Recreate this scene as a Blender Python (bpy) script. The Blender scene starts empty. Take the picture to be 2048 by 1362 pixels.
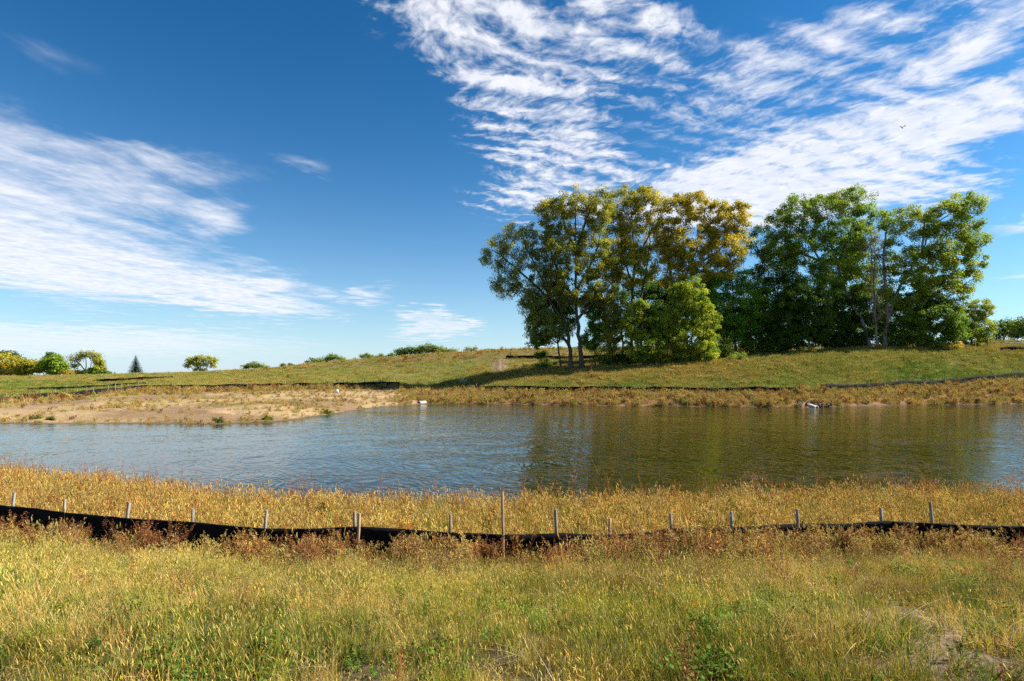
import bpy, math, random
import numpy as np
from mathutils import Vector, Matrix

# ------------------------------------------------------------------ camera, sky, sun, exposure
scene = bpy.context.scene
COL = scene.collection
F = 1138.0          # focal length in photo pixels (20 mm on a 36 mm sensor)
HY = 750.0          # horizon row in the photo
EYE = 3.7           # eye height above the pond

cam_d = bpy.data.cameras.new('camera')
cam = bpy.data.objects.new('camera', cam_d)
COL.objects.link(cam)
cam.location = (0, 0, EYE)
cam.rotation_euler = (math.radians(90), 0, 0)
cam_d.sensor_width = 36.0
cam_d.lens = 36.0 * F / 2048.0
cam_d.shift_y = (HY - 681.0) / 2048.0
cam_d.clip_start = 0.05
cam_d.clip_end = 12000
scene.camera = cam

SUN_EL = math.radians(41)
SUN_AZ = math.radians(84)      # clockwise from the view direction (+Y) towards +X
SUN_DIR = Vector((math.sin(SUN_AZ) * math.cos(SUN_EL), math.cos(SUN_AZ) * math.cos(SUN_EL), math.sin(SUN_EL)))
sun_d = bpy.data.lights.new('sun', 'SUN')
sun_d.energy = 5.0
sun_d.angle = math.radians(0.53)
sun_d.color = (1.0, 0.93, 0.82)
sun = bpy.data.objects.new('sun', sun_d)
COL.objects.link(sun)
sun.rotation_euler = (-SUN_DIR).to_track_quat('-Z', 'Y').to_euler()
sun.location = (60, 30, 60)

vs = scene.view_settings
vs.view_transform = 'Standard'
vs.look = 'None'
vs.exposure = 1.4
vs.gamma = 1.0
vs.use_curve_mapping = False
scene.cycles.use_denoising = False
scene.cycles.max_bounces = 6
scene.cycles.diffuse_bounces = 3
scene.cycles.transmission_bounces = 4
scene.cycles.transparent_max_bounces = 8
scene.cycles.use_adaptive_sampling = True
scene.cycles.adaptive_threshold = 0.012
scene.cycles.caustics_reflective = False
scene.cycles.caustics_refractive = False


class NT:
    """small helper to write node trees"""
    def __init__(self, tree):
        self.t = tree
        tree.nodes.clear()

    def node(self, typ, ins=None, **props):
        n = self.t.nodes.new(typ)
        for k, v in props.items():
            setattr(n, k, v)
        for k, v in (ins or {}).items():
            self.put(n.inputs[k], v)
        return n

    def put(self, sock, v):
        if isinstance(v, bpy.types.NodeSocket):
            self.t.links.new(v, sock)
        else:
            if sock.type == 'RGBA' and len(v) == 3:
                v = (*v, 1.0)
            sock.default_value = v

    def m(self, op, *a, clamp=False):
        n = self.t.nodes.new('ShaderNodeMath')
        n.operation = op
        n.use_clamp = clamp
        for i, v in enumerate(a):
            self.put(n.inputs[i], v)
        return n.outputs[0]

    def add(self, *a):
        r = a[0]
        for b in a[1:]:
            r = self.m('ADD', r, b)
        return r

    def mul(self, *a):
        r = a[0]
        for b in a[1:]:
            r = self.m('MULTIPLY', r, b)
        return r

    def sstep(self, lo, hi, v):
        n = self.t.nodes.new('ShaderNodeMapRange')
        n.interpolation_type = 'SMOOTHSTEP'
        self.put(n.inputs['Value'], v)
        self.put(n.inputs['From Min'], lo)
        self.put(n.inputs['From Max'], hi)
        return n.outputs['Result']

    def noise(self, vec, scale, detail=4, rough=0.55, dist=0.0, out='Fac', dim='3D'):
        n = self.node('ShaderNodeTexNoise', {'Scale': scale, 'Detail': detail, 'Roughness': rough, 'Distortion': dist}, noise_dimensions=dim)
        self.put(n.inputs['Vector'], vec)
        return n.outputs[out]

    def mapping(self, vec, loc=(0, 0, 0), rot=(0, 0, 0), scale=(1, 1, 1), typ='POINT'):
        n = self.node('ShaderNodeMapping', vector_type=typ)
        self.put(n.inputs['Vector'], vec)
        n.inputs['Location'].default_value = loc
        n.inputs['Rotation'].default_value = rot
        n.inputs['Scale'].default_value = scale
        return n.outputs[0]

    def along(self, vec, deg, sx, sy):
        """turn so that x runs along the given direction, then stretch"""
        return self.mapping(vec, rot=(0, 0, math.radians(deg)), scale=(1 / sx, 1 / sy, 1), typ='TEXTURE')

    def mix(self, fac, a, b, blend='MIX'):
        n = self.node('ShaderNodeMix', data_type='RGBA', blend_type=blend)
        self.put(n.inputs[0], fac)
        self.put(n.inputs[6], a)
        self.put(n.inputs[7], b)
        return n.outputs[2]

    def xyz(self, x, y, z=0.0):
        n = self.node('ShaderNodeCombineXYZ')
        for i, v in enumerate((x, y, z)):
            self.put(n.inputs[i], v)
        return n.outputs[0]

    def ramp(self, fac, stops):
        n = self.node('ShaderNodeValToRGB')
        self.put(n.inputs[0], fac)
        cr = n.color_ramp
        while len(cr.elements) < len(stops):
            cr.elements.new(0.5)
        for e, (p, c) in zip(cr.elements, stops):
            e.position = p
            e.color = (*c, 1.0)
        return n.outputs[0]


# ------------------------------------------------------------------ sky with a high cloud layer
world = bpy.data.worlds.new('World')
scene.world = world
world.use_nodes = True
w = NT(world.node_tree)
sky = w.node('ShaderNodeTexSky', sky_type='NISHITA', sun_disc=False, sun_elevation=SUN_EL,
             sun_rotation=SUN_AZ, altitude=300.0, air_density=1.0, dust_density=0.25, ozone_density=2.6)
tc = w.node('ShaderNodeTexCoord')
sep = w.node('ShaderNodeSeparateXYZ')
w.put(sep.inputs[0], tc.outputs['Generated'])
dx, dy, dz = sep.outputs
hz = w.m('MAXIMUM', dz, 0.012)
P = w.xyz(w.m('DIVIDE', dx, hz), w.m('DIVIDE', dy, hz))           # the cloud layer seen in plan
fy = w.m('MAXIMUM', dy, 0.04)
G0 = w.xyz(w.m('DIVIDE', dx, fy), w.m('DIVIDE', dz, fy))          # bearing and height of the sky patch
# ragged cloud borders
wn = w.noise(P, 2.0, 4, 0.6, out='Color')
wv = w.node('ShaderNodeVectorMath', operation='SUBTRACT')
w.put(wv.inputs[0], wn); wv.inputs[1].default_value = (0.5, 0.5, 0.5)
ws = w.node('ShaderNodeVectorMath', operation='SCALE')
w.put(ws.inputs[0], wv.outputs[0]); ws.inputs['Scale'].default_value = 0.10
wa = w.node('ShaderNodeVectorMath', operation='ADD')
w.put(wa.inputs[0], G0); w.put(wa.inputs[1], ws.outputs[0])
Gw = wa.outputs[0]


def patch(px, py, rx, ry, ang, amp=1.0):
    v = w.mapping(Gw, ((px - 1024) / F, (HY - py) / F, 0), (0, 0, math.radians(ang)), (rx / F, ry / F, 1e3), 'TEXTURE')
    g = w.node('ShaderNodeTexGradient', gradient_type='SPHERICAL')
    w.put(g.inputs[0], v)
    return w.m('MULTIPLY', g.outputs['Fac'], amp)


def union(items):
    r = None
    for it in items:
        p = patch(*it)
        r = p if r is None else w.m('ADD', r, p)
    return r


left_mass = union([
    (130, 520, 620, 95, -9, 1.5), (480, 592, 240, 42, -7, 1.2), (20, 420, 420, 170, -22, 1.3), (300, 390, 230, 90, -14, .9),
    (425, 455, 95, 52, 12, .7), (20, 260, 300, 90, -24, .65), (330, 330, 260, 42, -8, .5)])
thin = union([
    (600, 330, 90, 26, -14, .6), (120, 680, 640, 44, -1, 1.5), (880, 656, 120, 24, 7, 1.9), (850, 628, 75, 24, -4, 1.6), (730, 590, 70, 26, 10, 1.0),
    (2060, 448, 110, 22, 14, 1.0), (2030, 552, 100, 13, 8, 1.0), (90, 110, 160, 36, -20, .35), (690, 630, 40, 10, 0, .6)])
arm_a = union([
    (880, 20, 230, 130, -30, 1.0), (1020, 140, 300, 140, -42, 1.2), (1090, 300, 250, 130, -30, 1.1), (1090, 405, 210, 70, -6, 1.0),
    (1190, 40, 330, 110, -18, 1.1), (1230, 170, 190, 90, -24, .6), (1330, 20, 180, 60, -14, .6), (1290, 350, 180, 80, 0, .7)])
arm_b = union([
    (1640, 318, 500, 105, 16, 2.2), (1960, 215, 420, 90, 21, 1.0), (1920, 90, 420, 75, 27, 1.1), (1480, 395, 300, 80, 4, 1.4),
    (1760, 385, 340, 85, 8, 1.3), (1640, 90, 300, 90, 24, .6), (1440, 180, 360, 170, 10, .6), (1830, 20, 260, 60, 20, .7)])

# textures of the layer, in plan
ra = math.atan2(0.17, 0.34)
Pr = w.mapping(P, rot=(0, 0, -ra))
Pd = w.node('ShaderNodeVectorMath', operation='ADD')
dn = w.noise(P, 1.1, 3, 0.5, out='Color')
ds = w.node('ShaderNodeVectorMath', operation='SCALE'); w.put(ds.inputs[0], dn); ds.inputs['Scale'].default_value = 0.55
w.put(Pd.inputs[0], Pr); w.put(Pd.inputs[1], ds.outputs[0])
sp = w.node('ShaderNodeSeparateXYZ'); w.put(sp.inputs[0], Pd.outputs[0])
rip = w.m('SINE', w.m('MULTIPLY', sp.outputs[1], 2 * math.pi / 0.150))
rolls = w.noise(w.mapping(Pd.outputs[0], scale=(2.0, 7.5, 1)), 1.0, 4, 0.6)
Pq_ = w.node('ShaderNodeVectorMath', operation='ADD'); w.put(Pq_.inputs[0], P); w.put(Pq_.inputs[1], ds.outputs[0]); Pq = Pq_.outputs[0]
flock = w.noise(P, 8.0, 4, 0.62, 0.5)
fine = w.noise(Pq, 17.0, 4, 0.62, 0.4)
broad = w.noise(P, 2.4, 4, 0.55)
streak = w.noise(w.along(Pq, -47, 1.3, 5.0), 1.0, 5, 0.62, 0.5)
silk = w.noise(w.along(Pq, 80, .45, 2.3), 1.0, 6, 0.62, 0.6)

ta = w.add(w.mul(rip, 0.20), w.mul(w.m('SUBTRACT', rolls, .5), .8), w.mul(w.m('SUBTRACT', flock, .5), 1.1), w.mul(w.m('SUBTRACT', fine, .5), 2.1), w.mul(w.m('SUBTRACT', broad, .5), 1.2))
aa = w.sstep(0.22, 1.50, w.add(w.m('MINIMUM', arm_a, 0.85), ta))
aa = w.mul(aa, w.sstep(0.0, 0.40, arm_a))
tb = w.add(w.mul(rip, 0.16), w.mul(w.m('SUBTRACT', streak, .5), 1.4), w.mul(w.m('SUBTRACT', fine, .5), 1.7), w.mul(w.m('SUBTRACT', broad, .5), 1.1))
ab = w.sstep(0.15, 1.45, w.add(w.m('MINIMUM', arm_b, 1.2), tb))
ab = w.mul(ab, w.sstep(0.0, 0.45, arm_b))
tl = w.add(w.mul(w.m('SUBTRACT', silk, .5), 2.0), w.mul(w.m('SUBTRACT', flock, .5), 0.5), w.mul(w.m('SUBTRACT', broad, .5), 0.7))
al = w.sstep(0.05, 1.55, w.add(w.m('MINIMUM', left_mass, 1.2), tl))
al = w.mul(al, w.sstep(0.0, 0.35, left_mass))
at = w.sstep(0.12, 1.3, w.add(w.m('MINIMUM', thin, .9), w.mul(w.m('SUBTRACT', silk, .5), 1.5)))
at = w.mul(at, w.sstep(0.0, 0.3, thin), 0.85)
# the same broken layer goes on over the rest of the sky
far_side = w.sstep(0.25, -0.1, dy)
side = w.sstep(1.0, 1.5, w.m('ABSOLUTE', w.m('DIVIDE', dx, fy)))
up = w.sstep(0.8, 1.3, w.m('DIVIDE', dz, fy))
outside = w.m('MAXIMUM', w.m('MAXIMUM', far_side, side), up)
rest = w.sstep(0.52, 0.72, w.add(w.noise(P, 0.55, 3, 0.5), w.mul(w.m('SUBTRACT', flock, .5), 0.35), w.mul(w.m('SUBTRACT', silk, .5), .3)))
rest = w.mul(rest, outside, w.sstep(0.02, 0.12, dz), 0.8)
cloud = w.m('MAXIMUM', w.m('MAXIMUM', aa, ab), w.m('MAXIMUM', al, at))
cloud = w.m('MINIMUM', w.m('MAXIMUM', cloud, rest), 0.90)

hs = w.node('ShaderNodeHueSaturation', {'Saturation': 1.0, 'Value': 0.115, 'Color': sky.outputs[0]})
gz = w.node('ShaderNodeGamma', {'Color': hs.outputs[0], 'Gamma': 1.26})
gm = w.node('ShaderNodeHueSaturation', {'Saturation': 1.13, 'Value': 9.4, 'Color': w.mix(1.0, gz.outputs[0], (0.72, 1.0, 1.05), 'MULTIPLY')})
haze_low = w.m('MULTIPLY', w.m('POWER', w.m('SUBTRACT', 1.0, w.m('MAXIMUM', dz, 0.0)), 8.0), 0.9)
shade = w.sstep(0.25, 0.8, flock)
ccol = w.mix(shade, (6.0, 6.3, 7.1), (7.7, 7.7, 8.0))
clear = w.mix(haze_low, gm.outputs[0], (5.0, 5.9, 7.0))
total = w.mix(cloud, clear, ccol)
bg = w.node('ShaderNodeBackground', {'Color': total, 'Strength': 0.053})
wo = w.node('ShaderNodeOutputWorld')
w.t.links.new(bg.outputs[0], wo.inputs['Surface'])
world.cycles.sampling_method = 'MANUAL'
world.cycles.sample_map_resolution = 512

# ------------------------------------------------------------------ shared helpers
rng = np.random.default_rng(7)


def tag(o, label=None, cat=None, group=None, kind=None):
    if label: o['label'] = label
    if cat: o['category'] = cat
    if group: o['group'] = group
    if kind: o['kind'] = kind
    return o


def link(o, parent=None):
    COL.objects.link(o)
    if parent is not None:
        o.parent = parent
    return o


def empty(name, loc=(0, 0, 0)):
    o = bpy.data.objects.new(name, None)
    o.location = loc
    o.empty_display_size = 0.2
    return link(o)


def mesh_np(name, verts, faces, mat=None, cols=None, smooth=False):
    """faces: (n,k) array or list of such arrays"""
    if not isinstance(faces, list):
        faces = [faces]
    faces = [np.asarray(f, dtype=np.int32) for f in faces if len(f)]
    me = bpy.data.meshes.new(name)
    verts = np.asarray(verts, dtype=np.float32)
    me.vertices.add(len(verts))
    me.vertices.foreach_set('co', verts.ravel())
    nl = sum(f.size for f in faces)
    npoly = sum(len(f) for f in faces)
    me.loops.add(nl)
    me.loops.foreach_set('vertex_index', np.concatenate([f.ravel() for f in faces]))
    me.polygons.add(npoly)
    tot = np.concatenate([np.full(len(f), f.shape[1], np.int32) for f in faces])
    start = np.concatenate([[0], np.cumsum(tot)[:-1]]).astype(np.int32)
    me.polygons.foreach_set('loop_start', start)
    me.polygons.foreach_set('loop_total', tot)
    if smooth:
        me.polygons.foreach_set('use_smooth', np.ones(npoly, bool))
    if cols is not None:
        at_ = me.color_attributes.new('Col', 'FLOAT_COLOR', 'POINT')
        c = np.ones((len(verts), 4), np.float32)
        c[:, :3] = cols
        at_.data.foreach_set('color', c.ravel())
    if mat is not None:
        me.materials.append(mat)
    me.update()
    me.validate()
    return me


def obj(name, me, parent=None):
    return link(bpy.data.objects.new(name, me), parent)


def hash2(ix, iy, seed):
    n = (ix.astype(np.int64) * 374761393 + iy.astype(np.int64) * 668265263 + seed * 974711) & 0x7fffffff
    n = ((n ^ (n >> 13)) * 1274126177) & 0x7fffffff
    return ((n ^ (n >> 16)) & 0xffff) / 65535.0


def vnoise(x, y, seed=0):
    x = np.asarray(x, float); y = np.asarray(y, float)
    ix = np.floor(x); iy = np.floor(y)
    fx = x - ix; fy_ = y - iy
    fx = fx * fx * (3 - 2 * fx); fy_ = fy_ * fy_ * (3 - 2 * fy_)
    a = hash2(ix, iy, seed); b = hash2(ix + 1, iy, seed)
    c = hash2(ix, iy + 1, seed); d = hash2(ix + 1, iy + 1, seed)
    return (a * (1 - fx) + b * fx) * (1 - fy_) + (c * (1 - fx) + d * fx) * fy_


def fbm(x, y, seed=0, octv=4):
    r = 0; a = 0.5
    for k in range(octv):
        r = r + a * vnoise(np.asarray(x) * 2 ** k + 17.3 * k, np.asarray(y) * 2 ** k - 9.1 * k, seed + k)
        a *= 0.5
    return r / (1 - 0.5 ** octv)


def ss(lo, hi, v):
    t = np.clip((np.asarray(v, float) - lo) / (hi - lo), 0, 1)
    return t * t * (3 - 2 * t)


# ------------------------------------------------------------------ the lie of the land
# Feature lines (near bank, silt fence, shores, far fence, field, ridge) given as distance + height
def from_row(D, row):                 # height of a point at distance D that the eye sees at that row
    return EYE - (np.asarray(row, float) - HY) / F * np.asarray(D, float)


def shore(row):
    return EYE * F / (np.asarray(row, float) - HY)


PX = np.array([-900, -300, 0, 170, 270, 430, 560, 640, 750, 850, 1000, 1150, 1300, 1400, 1600, 1750, 1900, 2048, 2350, 2950], float)
PXG = np.linspace(-900, 2950, 800)


def line(pts):
    p = np.array(pts, float)
    r = np.interp(PXG, p[:, 0], p[:, 1])
    k = np.hanning(21); k /= k.sum()
    return np.convolve(np.pad(r, 10, mode='edge'), k, 'valid')


nf_row = line([(-900, 1060), (0, 1078), (527, 1122), (1007, 1132), (1112, 1130), (1342, 1120), (1598, 1112), (1765, 1110), (2048, 1118), (2950, 1120)])
NF_Z = 0.64
NF_D = (EYE - NF_Z) * F / (nf_row - HY)
NS_D = shore(line([(-900, 930), (-300, 940), (0, 955), (300, 985), (520, 1016), (1000, 1022), (1400, 1012), (1900, 1000), (2048, 1003), (2950, 1000)]))
FS_D = shore(line([(-900, 845), (0, 847), (130, 848), (270, 848), (430, 850), (560, 845), (650, 830), (750, 815), (850, 808), (1000, 808), (1200, 812),
                   (1400, 813), (1600, 815), (1800, 810), (2048, 808), (2950, 806)]))
FF = [(-900, 60, 806), (0, 62, 804), (170, 70, 792), (270, 80, 780), (430, 84, 777), (640, 84, 775), (750, 91, 771), (850, 92, 775), (930, 88, 777), (1000, 80, 780), (1200, 74, 783),
      (1400, 72.7, 785), (1600, 71.5, 785), (1690, 73.8, 781), (1850, 79, 772), (2048, 85.6, 756), (2950, 90, 750)]
MD = [(-900, 90, 788), (0, 95, 785), (170, 100, 778), (270, 105, 770), (430, 105, 766), (640, 108, 757), (750, 105, 754), (850, 106, 752), (1000, 96, 747), (1150, 88, 742),
      (1300, 89, 732), (1400, 90, 722), (1600, 92, 708), (1750, 94, 698), (1900, 96, 697), (2048, 98, 695), (2950, 100, 690)]
BK = [(-900, 140, 762), (0, 140, 761), (170, 150, 760), (270, 150, 754), (430, 140, 752), (640, 135, 738), (750, 130, 732), (850, 125, 724), (1000, 116, 719), (1150, 108, 719),
      (1300, 108, 717), (1400, 112, 712), (1600, 115, 704), (1750, 118, 699), (1900, 120, 694), (2048, 122, 689), (2950, 125, 680)]
RG = [(-900, 180, 754), (0, 180, 753), (170, 185, 750), (270, 185, 748), (430, 170, 743), (540, 165, 737), (640, 160, 726), (750, 155, 718), (850, 150, 710), (1000, 145, 702),
      (1100, 142, 699), (1300, 142, 698), (1600, 150, 698), (1750, 150, 697), (1900, 150, 692), (2048, 150, 687), (2950, 155, 678)]


def dline(L):
    D = line([(a, b) for a, b, c in L]); R = line([(a, c) for a, b, c in L])
    return D, from_row(D, R)


FF_D, FF_Z = dline(FF); MD_D, MD_Z = dline(MD); BK_D, BK_Z = dline(BK); RG_D, RG_Z = dline(RG)
one = np.ones_like(PXG)
KY = np.array([-60 * one, -8 * one, 1.0 * one, 3.2 * one, NF_D, NF_D + 0.6 * (NS_D - NF_D), NS_D, NS_D + 3.5, FS_D - 5, FS_D, FS_D + 0.4 * (FF_D - FS_D), FF_D, MD_D, BK_D, BK_D + .34 * (RG_D - BK_D), RG_D, RG_D + 14, RG_D + 70, 600 * one, 9000 * one])
KZ = np.array([2.6 * one, 2.3 * one, 2.2 * one, 2.03 * one, NF_Z * one, 0.30 * one, 0 * one, -0.9 * one, -0.9 * one, 0 * one,
               np.where(PXG < 780, 0.38, 0.46) * FF_Z, FF_Z, MD_Z, BK_Z, BK_Z + (.34 + .36 * ss(500, 700, PXG)) * (RG_Z - BK_Z), RG_Z, RG_Z - 0.15, RG_Z - 2.5, np.minimum(RG_Z - 4, 1.0), -8 * one])
S_FENCE, S_NSH, S_FSH, S_FF, S_MID, S_BK, S_RG = 4, 6, 9, 11, 12, 13, 15


def land(X, Y):
    """returns height, feature index S (float) and photo column of ground points"""
    X = np.asarray(X, float); Y = np.asarray(Y, float)
    sh = np.broadcast(X, Y).shape
    X = np.broadcast_to(X, sh).ravel(); Y = np.broadcast_to(Y, sh).ravel()
    px = np.clip(1024 + F * X / np.maximum(Y, 6.0), -899, 2949)
    t = (px - PXG[0]) / (PXG[1] - PXG[0])
    i = np.clip(t.astype(int), 0, len(PXG) - 2); f = t - i
    ky = KY[:, i] * (1 - f) + KY[:, i + 1] * f
    kz = KZ[:, i] * (1 - f) + KZ[:, i + 1] * f
    n = len(ky)
    k = np.clip((ky[:, :] <= Y).sum(0) - 1, 0, n - 2)
    ar = np.arange(len(Y))
    y0, y1, z0, z1 = ky[k, ar], ky[k + 1, ar], kz[k, ar], kz[k + 1, ar]
    km, kp = np.maximum(k - 1, 0), np.minimum(k + 2, n - 1)
    def slope(a, b, c):        # monotone slope at b
        d0 = (kz[b, ar] - kz[a, ar]) / np.maximum(ky[b, ar] - ky[a, ar], 1e-6)
        d1 = (kz[c, ar] - kz[b, ar]) / np.maximum(ky[c, ar] - ky[b, ar], 1e-6)
        return np.where(d0 * d1 > 0, 2 * d0 * d1 / np.where(np.abs(d0 + d1) < 1e-9, 1e-9, d0 + d1), 0)
    m0, m1 = slope(km, k, k + 1), slope(k, k + 1, kp)
    h = y1 - y0
    s = np.clip((Y - y0) / h, 0, 1)
    z = (2 * s**3 - 3 * s**2 + 1) * z0 + (s**3 - 2 * s**2 + s) * h * m0 + (-2 * s**3 + 3 * s**2) * z1 + (s**3 - s**2) * h * m1
    S = k + s
    # unevenness
    near = ss(40, 8, Y)
    z = z + near * ((fbm(X * 1.3, Y * 1.3, 3) - .5) * 0.10 + (fbm(X * 5, Y * 5, 5, 3) - .5) * 0.04)
    far = ss(40, 60, Y) * ss(S_FSH - .05, S_FSH + .4, S)
    z = z + far * ((fbm(X * .16, Y * .16, 11) - .5) * 0.5 + (fbm(X * .7, Y * .7, 13, 3) - .5) * 0.22)
    # spoil ridges along the sandy far bank
    sb = ss(700, 500, px) * ss(S_FSH + .12, S_FSH + .35, S) * ss(S_FSH + 1.1, S_FSH + .6, S)
    z = z + sb * (fbm(X * .5, Y * .9, 21) - .35) * 0.7
    return z.reshape(sh), S.reshape(sh), px.reshape(sh)


def gz_at(x, y):
    return float(land(np.array([x]), np.array([y]))[0][0])


def at_px(px, D):             # ground point at distance D under that photo column
    x = (px - 1024) / F * D
    return x, D, gz_at(x, D)


# ------------------------------------------------------------------ materials
def material(name):
    m_ = bpy.data.materials.new(name)
    m_.use_nodes = True
    return m_, NT(m_.node_tree)


def out(t, shader, disp=None):
    o = t.node('ShaderNodeOutputMaterial')
    t.t.links.new(shader, o.inputs['Surface'])


def principled(t, **ins):
    return t.node('ShaderNodeBsdfPrincipled', {k.replace('_', ' '): v for k, v in ins.items()})


def ground_material():
    m_, t = material('ground')
    tc_ = t.node('ShaderNodeTexCoord').outputs['Object']
    a = t.node('ShaderNodeAttribute', attribute_name='Col')
    base = t.mix(1.0, a.outputs['Color'], (.80, .80, .80), 'MULTIPLY')
    n1 = t.noise(tc_, 2.3, 5, .6); n2 = t.noise(tc_, 17.0, 4, .65); n3 = t.noise(tc_, 0.5, 3, .55)
    c = t.mix(t.sstep(.35, .7, n1), base, t.mix(1.0, base, (1.35, 1.22, 1.1), 'MULTIPLY'))
    c = t.mix(t.sstep(.45, .72, n2), c, t.mix(1.0, c, (.62, .60, .58), 'MULTIPLY'))
    c = t.mix(t.sstep(.4, .7, n3), c, t.mix(1.0, c, (.86, .92, .85), 'MULTIPLY'))
    b = t.node('ShaderNodeBump', {'Strength': 0.9, 'Distance': 0.05, 'Height': t.add(n2, t.mul(n1, 2.0))})
    p = principled(t, Base_Color=c, Roughness=0.95, Normal=b.outputs[0])
    p.inputs['Specular IOR Level'].default_value = 0.15
    out(t, p.outputs[0])
    return m_


def water_material():
    m_, t = material('pond_water')
    tc_ = t.node('ShaderNodeTexCoord').outputs['Object']
    # wind ripples: two crossing trains of short waves with gusts
    gust = t.noise(t.mapping(tc_, rot=(0, 0, .5), scale=(.05, .12, 1)), 1.0, 3, .5)
    warp = t.noise(tc_, .35, 2, .5, out='Color')
    wv_ = t.node('ShaderNodeVectorMath', operation='SCALE'); t.put(wv_.inputs[0], warp); wv_.inputs['Scale'].default_value = 2.2
    v = t.node('ShaderNodeVectorMath', operation='ADD'); t.put(v.inputs[0], tc_); t.put(v.inputs[1], wv_.outputs[0])
    r1 = t.noise(t.along(v.outputs[0], -58, 1.1, 4.4), 1.0, 1, .4)
    r2 = t.noise(t.along(v.outputs[0], -28, 1.8, 6.0), 1.0, 1, .4)
    r3 = t.noise(t.along(v.outputs[0], -50, .22, .7), 1.0, 1, .4)
    hgt = t.add(t.mul(r1, 1.0), t.mul(r2, .5), t.mul(r3, .5))
    hgt = t.mul(hgt, t.add(.45, t.mul(t.sstep(.3, .7, gust), 1.0)))
    b = t.node('ShaderNodeBump', {'Strength': 1.0, 'Distance': 0.030, 'Height': hgt})
    p = principled(t, Base_Color=(0.0215, 0.0205, 0.0024), Roughness=0.06, IOR=1.333, Normal=b.outputs[0])
    p.inputs['Specular IOR Level'].default_value = 0.5
    out(t, p.outputs[0])
    return m_


# ------------------------------------------------------------------ ground sheet
def ground_colours(X, Y):
    z, S, px = land(X, Y)
    c = np.empty(X.shape + (3,))
    thatch = np.array([.085, .066, .032]); soil = np.array([.17, .125, .08]); sand = np.array([.36, .26, .145]); clay = np.array([.23, .155, .09])
    green = np.array([.115, .14, .028]); olive = np.array([.19, .16, .050]); rust = np.array([.22, .12, .055]); mud = np.array([.06, .048, .028])
    n = fbm(X * .5, Y * .5, 31); n2 = fbm(X * .12, Y * .12, 33)
    def put(c, col, a):
        a = np.clip(a, 0, 1)[..., None]
        return c * (1 - a) + col * a
    c[:] = thatch
    bare = ss(.60, .72, fbm(X * .9 + 3, Y * .9, 41)) * ss(1350, 1550, px) * ss(9, 7.5, Y)
    c = put(c, soil, bare)
    c = put(c, olive, (S > S_FENCE) & (S < S_NSH))
    c = put(c, mud, ss(S_NSH - .15, S_NSH - .02, S) * (S < S_FSH))
    farm = S >= S_FSH
    bank = np.where((px < 830)[..., None], sand, rust)
    c = np.where(farm[..., None], bank, c)
    # bare sand and clay flat on the left bank
    c = put(c, clay, farm * ss(860, 760, px) * ss(.42, .60, fbm(X * .10 + 5, Y * .22, 51)) * (S < S_FF))
    c = put(c, rust * 1.1, farm * ss(S_FF - .55, S_FF - .15, S) * ss(200, 350, px) * (S < S_FF))
    c = put(c, mud * 1.6, farm * ss(S_FSH + .09, S_FSH + .02, S))
    fld = ss(S_FF - .02, S_FF + .03, S)
    fc = np.where((n2 > .5)[..., None], green * .9 + olive * .1, green * .5 + olive * .5)
    fc = fc * (1 - ss(.45, .7, n)[..., None] * .4) + olive * ss(.45, .7, n)[..., None] * .4
    c = put(c, fc, fld)
    berm = ss(S_BK + .05, S_BK + .2, S) * ss(430, 640, px)
    c = put(c, olive * .62 + rust * .22, berm * .8)
    mound = ss(S_BK + .0, S_BK + .15, S) * ss(S_RG, S_RG - .2, S) * ss(150, 100, px)
    c = put(c, clay * .75, mound * .8)
    c = put(c, sand * .8, ss(.66, .72, fbm(X * .35, Y * .35, 61)) * berm * .7)
    trk = ss(983, 988, px) * ss(1020, 1012, px) * ss(S_MID - .25, S_MID - .05, S) * ss(S_BK + .12, S_BK, S)
    c = put(c, np.array([.22, .155, .095]), trk)
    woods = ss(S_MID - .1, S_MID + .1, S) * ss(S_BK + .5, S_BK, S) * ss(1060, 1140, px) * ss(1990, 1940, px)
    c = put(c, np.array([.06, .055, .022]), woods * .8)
    return c


u = np.concatenate([np.linspace(-2.4, -1.02, 40)[:-1], np.linspace(-1.02, 1.02, 330), np.linspace(1.02, 2.4, 40)[1:]])
yy = np.concatenate([np.linspace(-60, 1, 24)[:-1], np.linspace(1, 22, 150)[:-1], np.geomspace(22, 42, 24)[:-1], np.linspace(42, 190, 190)[:-1], np.geomspace(190, 9000, 30)])
U, YY = np.meshgrid(u, yy)
XX = U * np.maximum(YY, 14.0)
ZZ, _, _ = land(XX, YY)
nr, nc = XX.shape
ii = np.arange(nr * nc).reshape(nr, nc)
gf = np.stack([ii[:-1, :-1], ii[:-1, 1:], ii[1:, 1:], ii[1:, :-1]], -1).reshape(-1, 4)
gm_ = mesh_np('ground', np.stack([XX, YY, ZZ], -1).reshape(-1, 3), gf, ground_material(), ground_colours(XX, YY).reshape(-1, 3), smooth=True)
tag(obj('ground', gm_), 'grassy pond banks, sandy flat and rising field', kind='structure')

wv_x = np.array([[-130, 8, 0], [130, 8, 0], [130, 95, 0], [-130, 95, 0]], float)
wo_ = obj('pond_water', mesh_np('pond_water', wv_x, np.array([[0, 1, 2, 3]]), water_material()))
tag(wo_, 'rippled olive and blue pond water', kind='structure')

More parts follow.
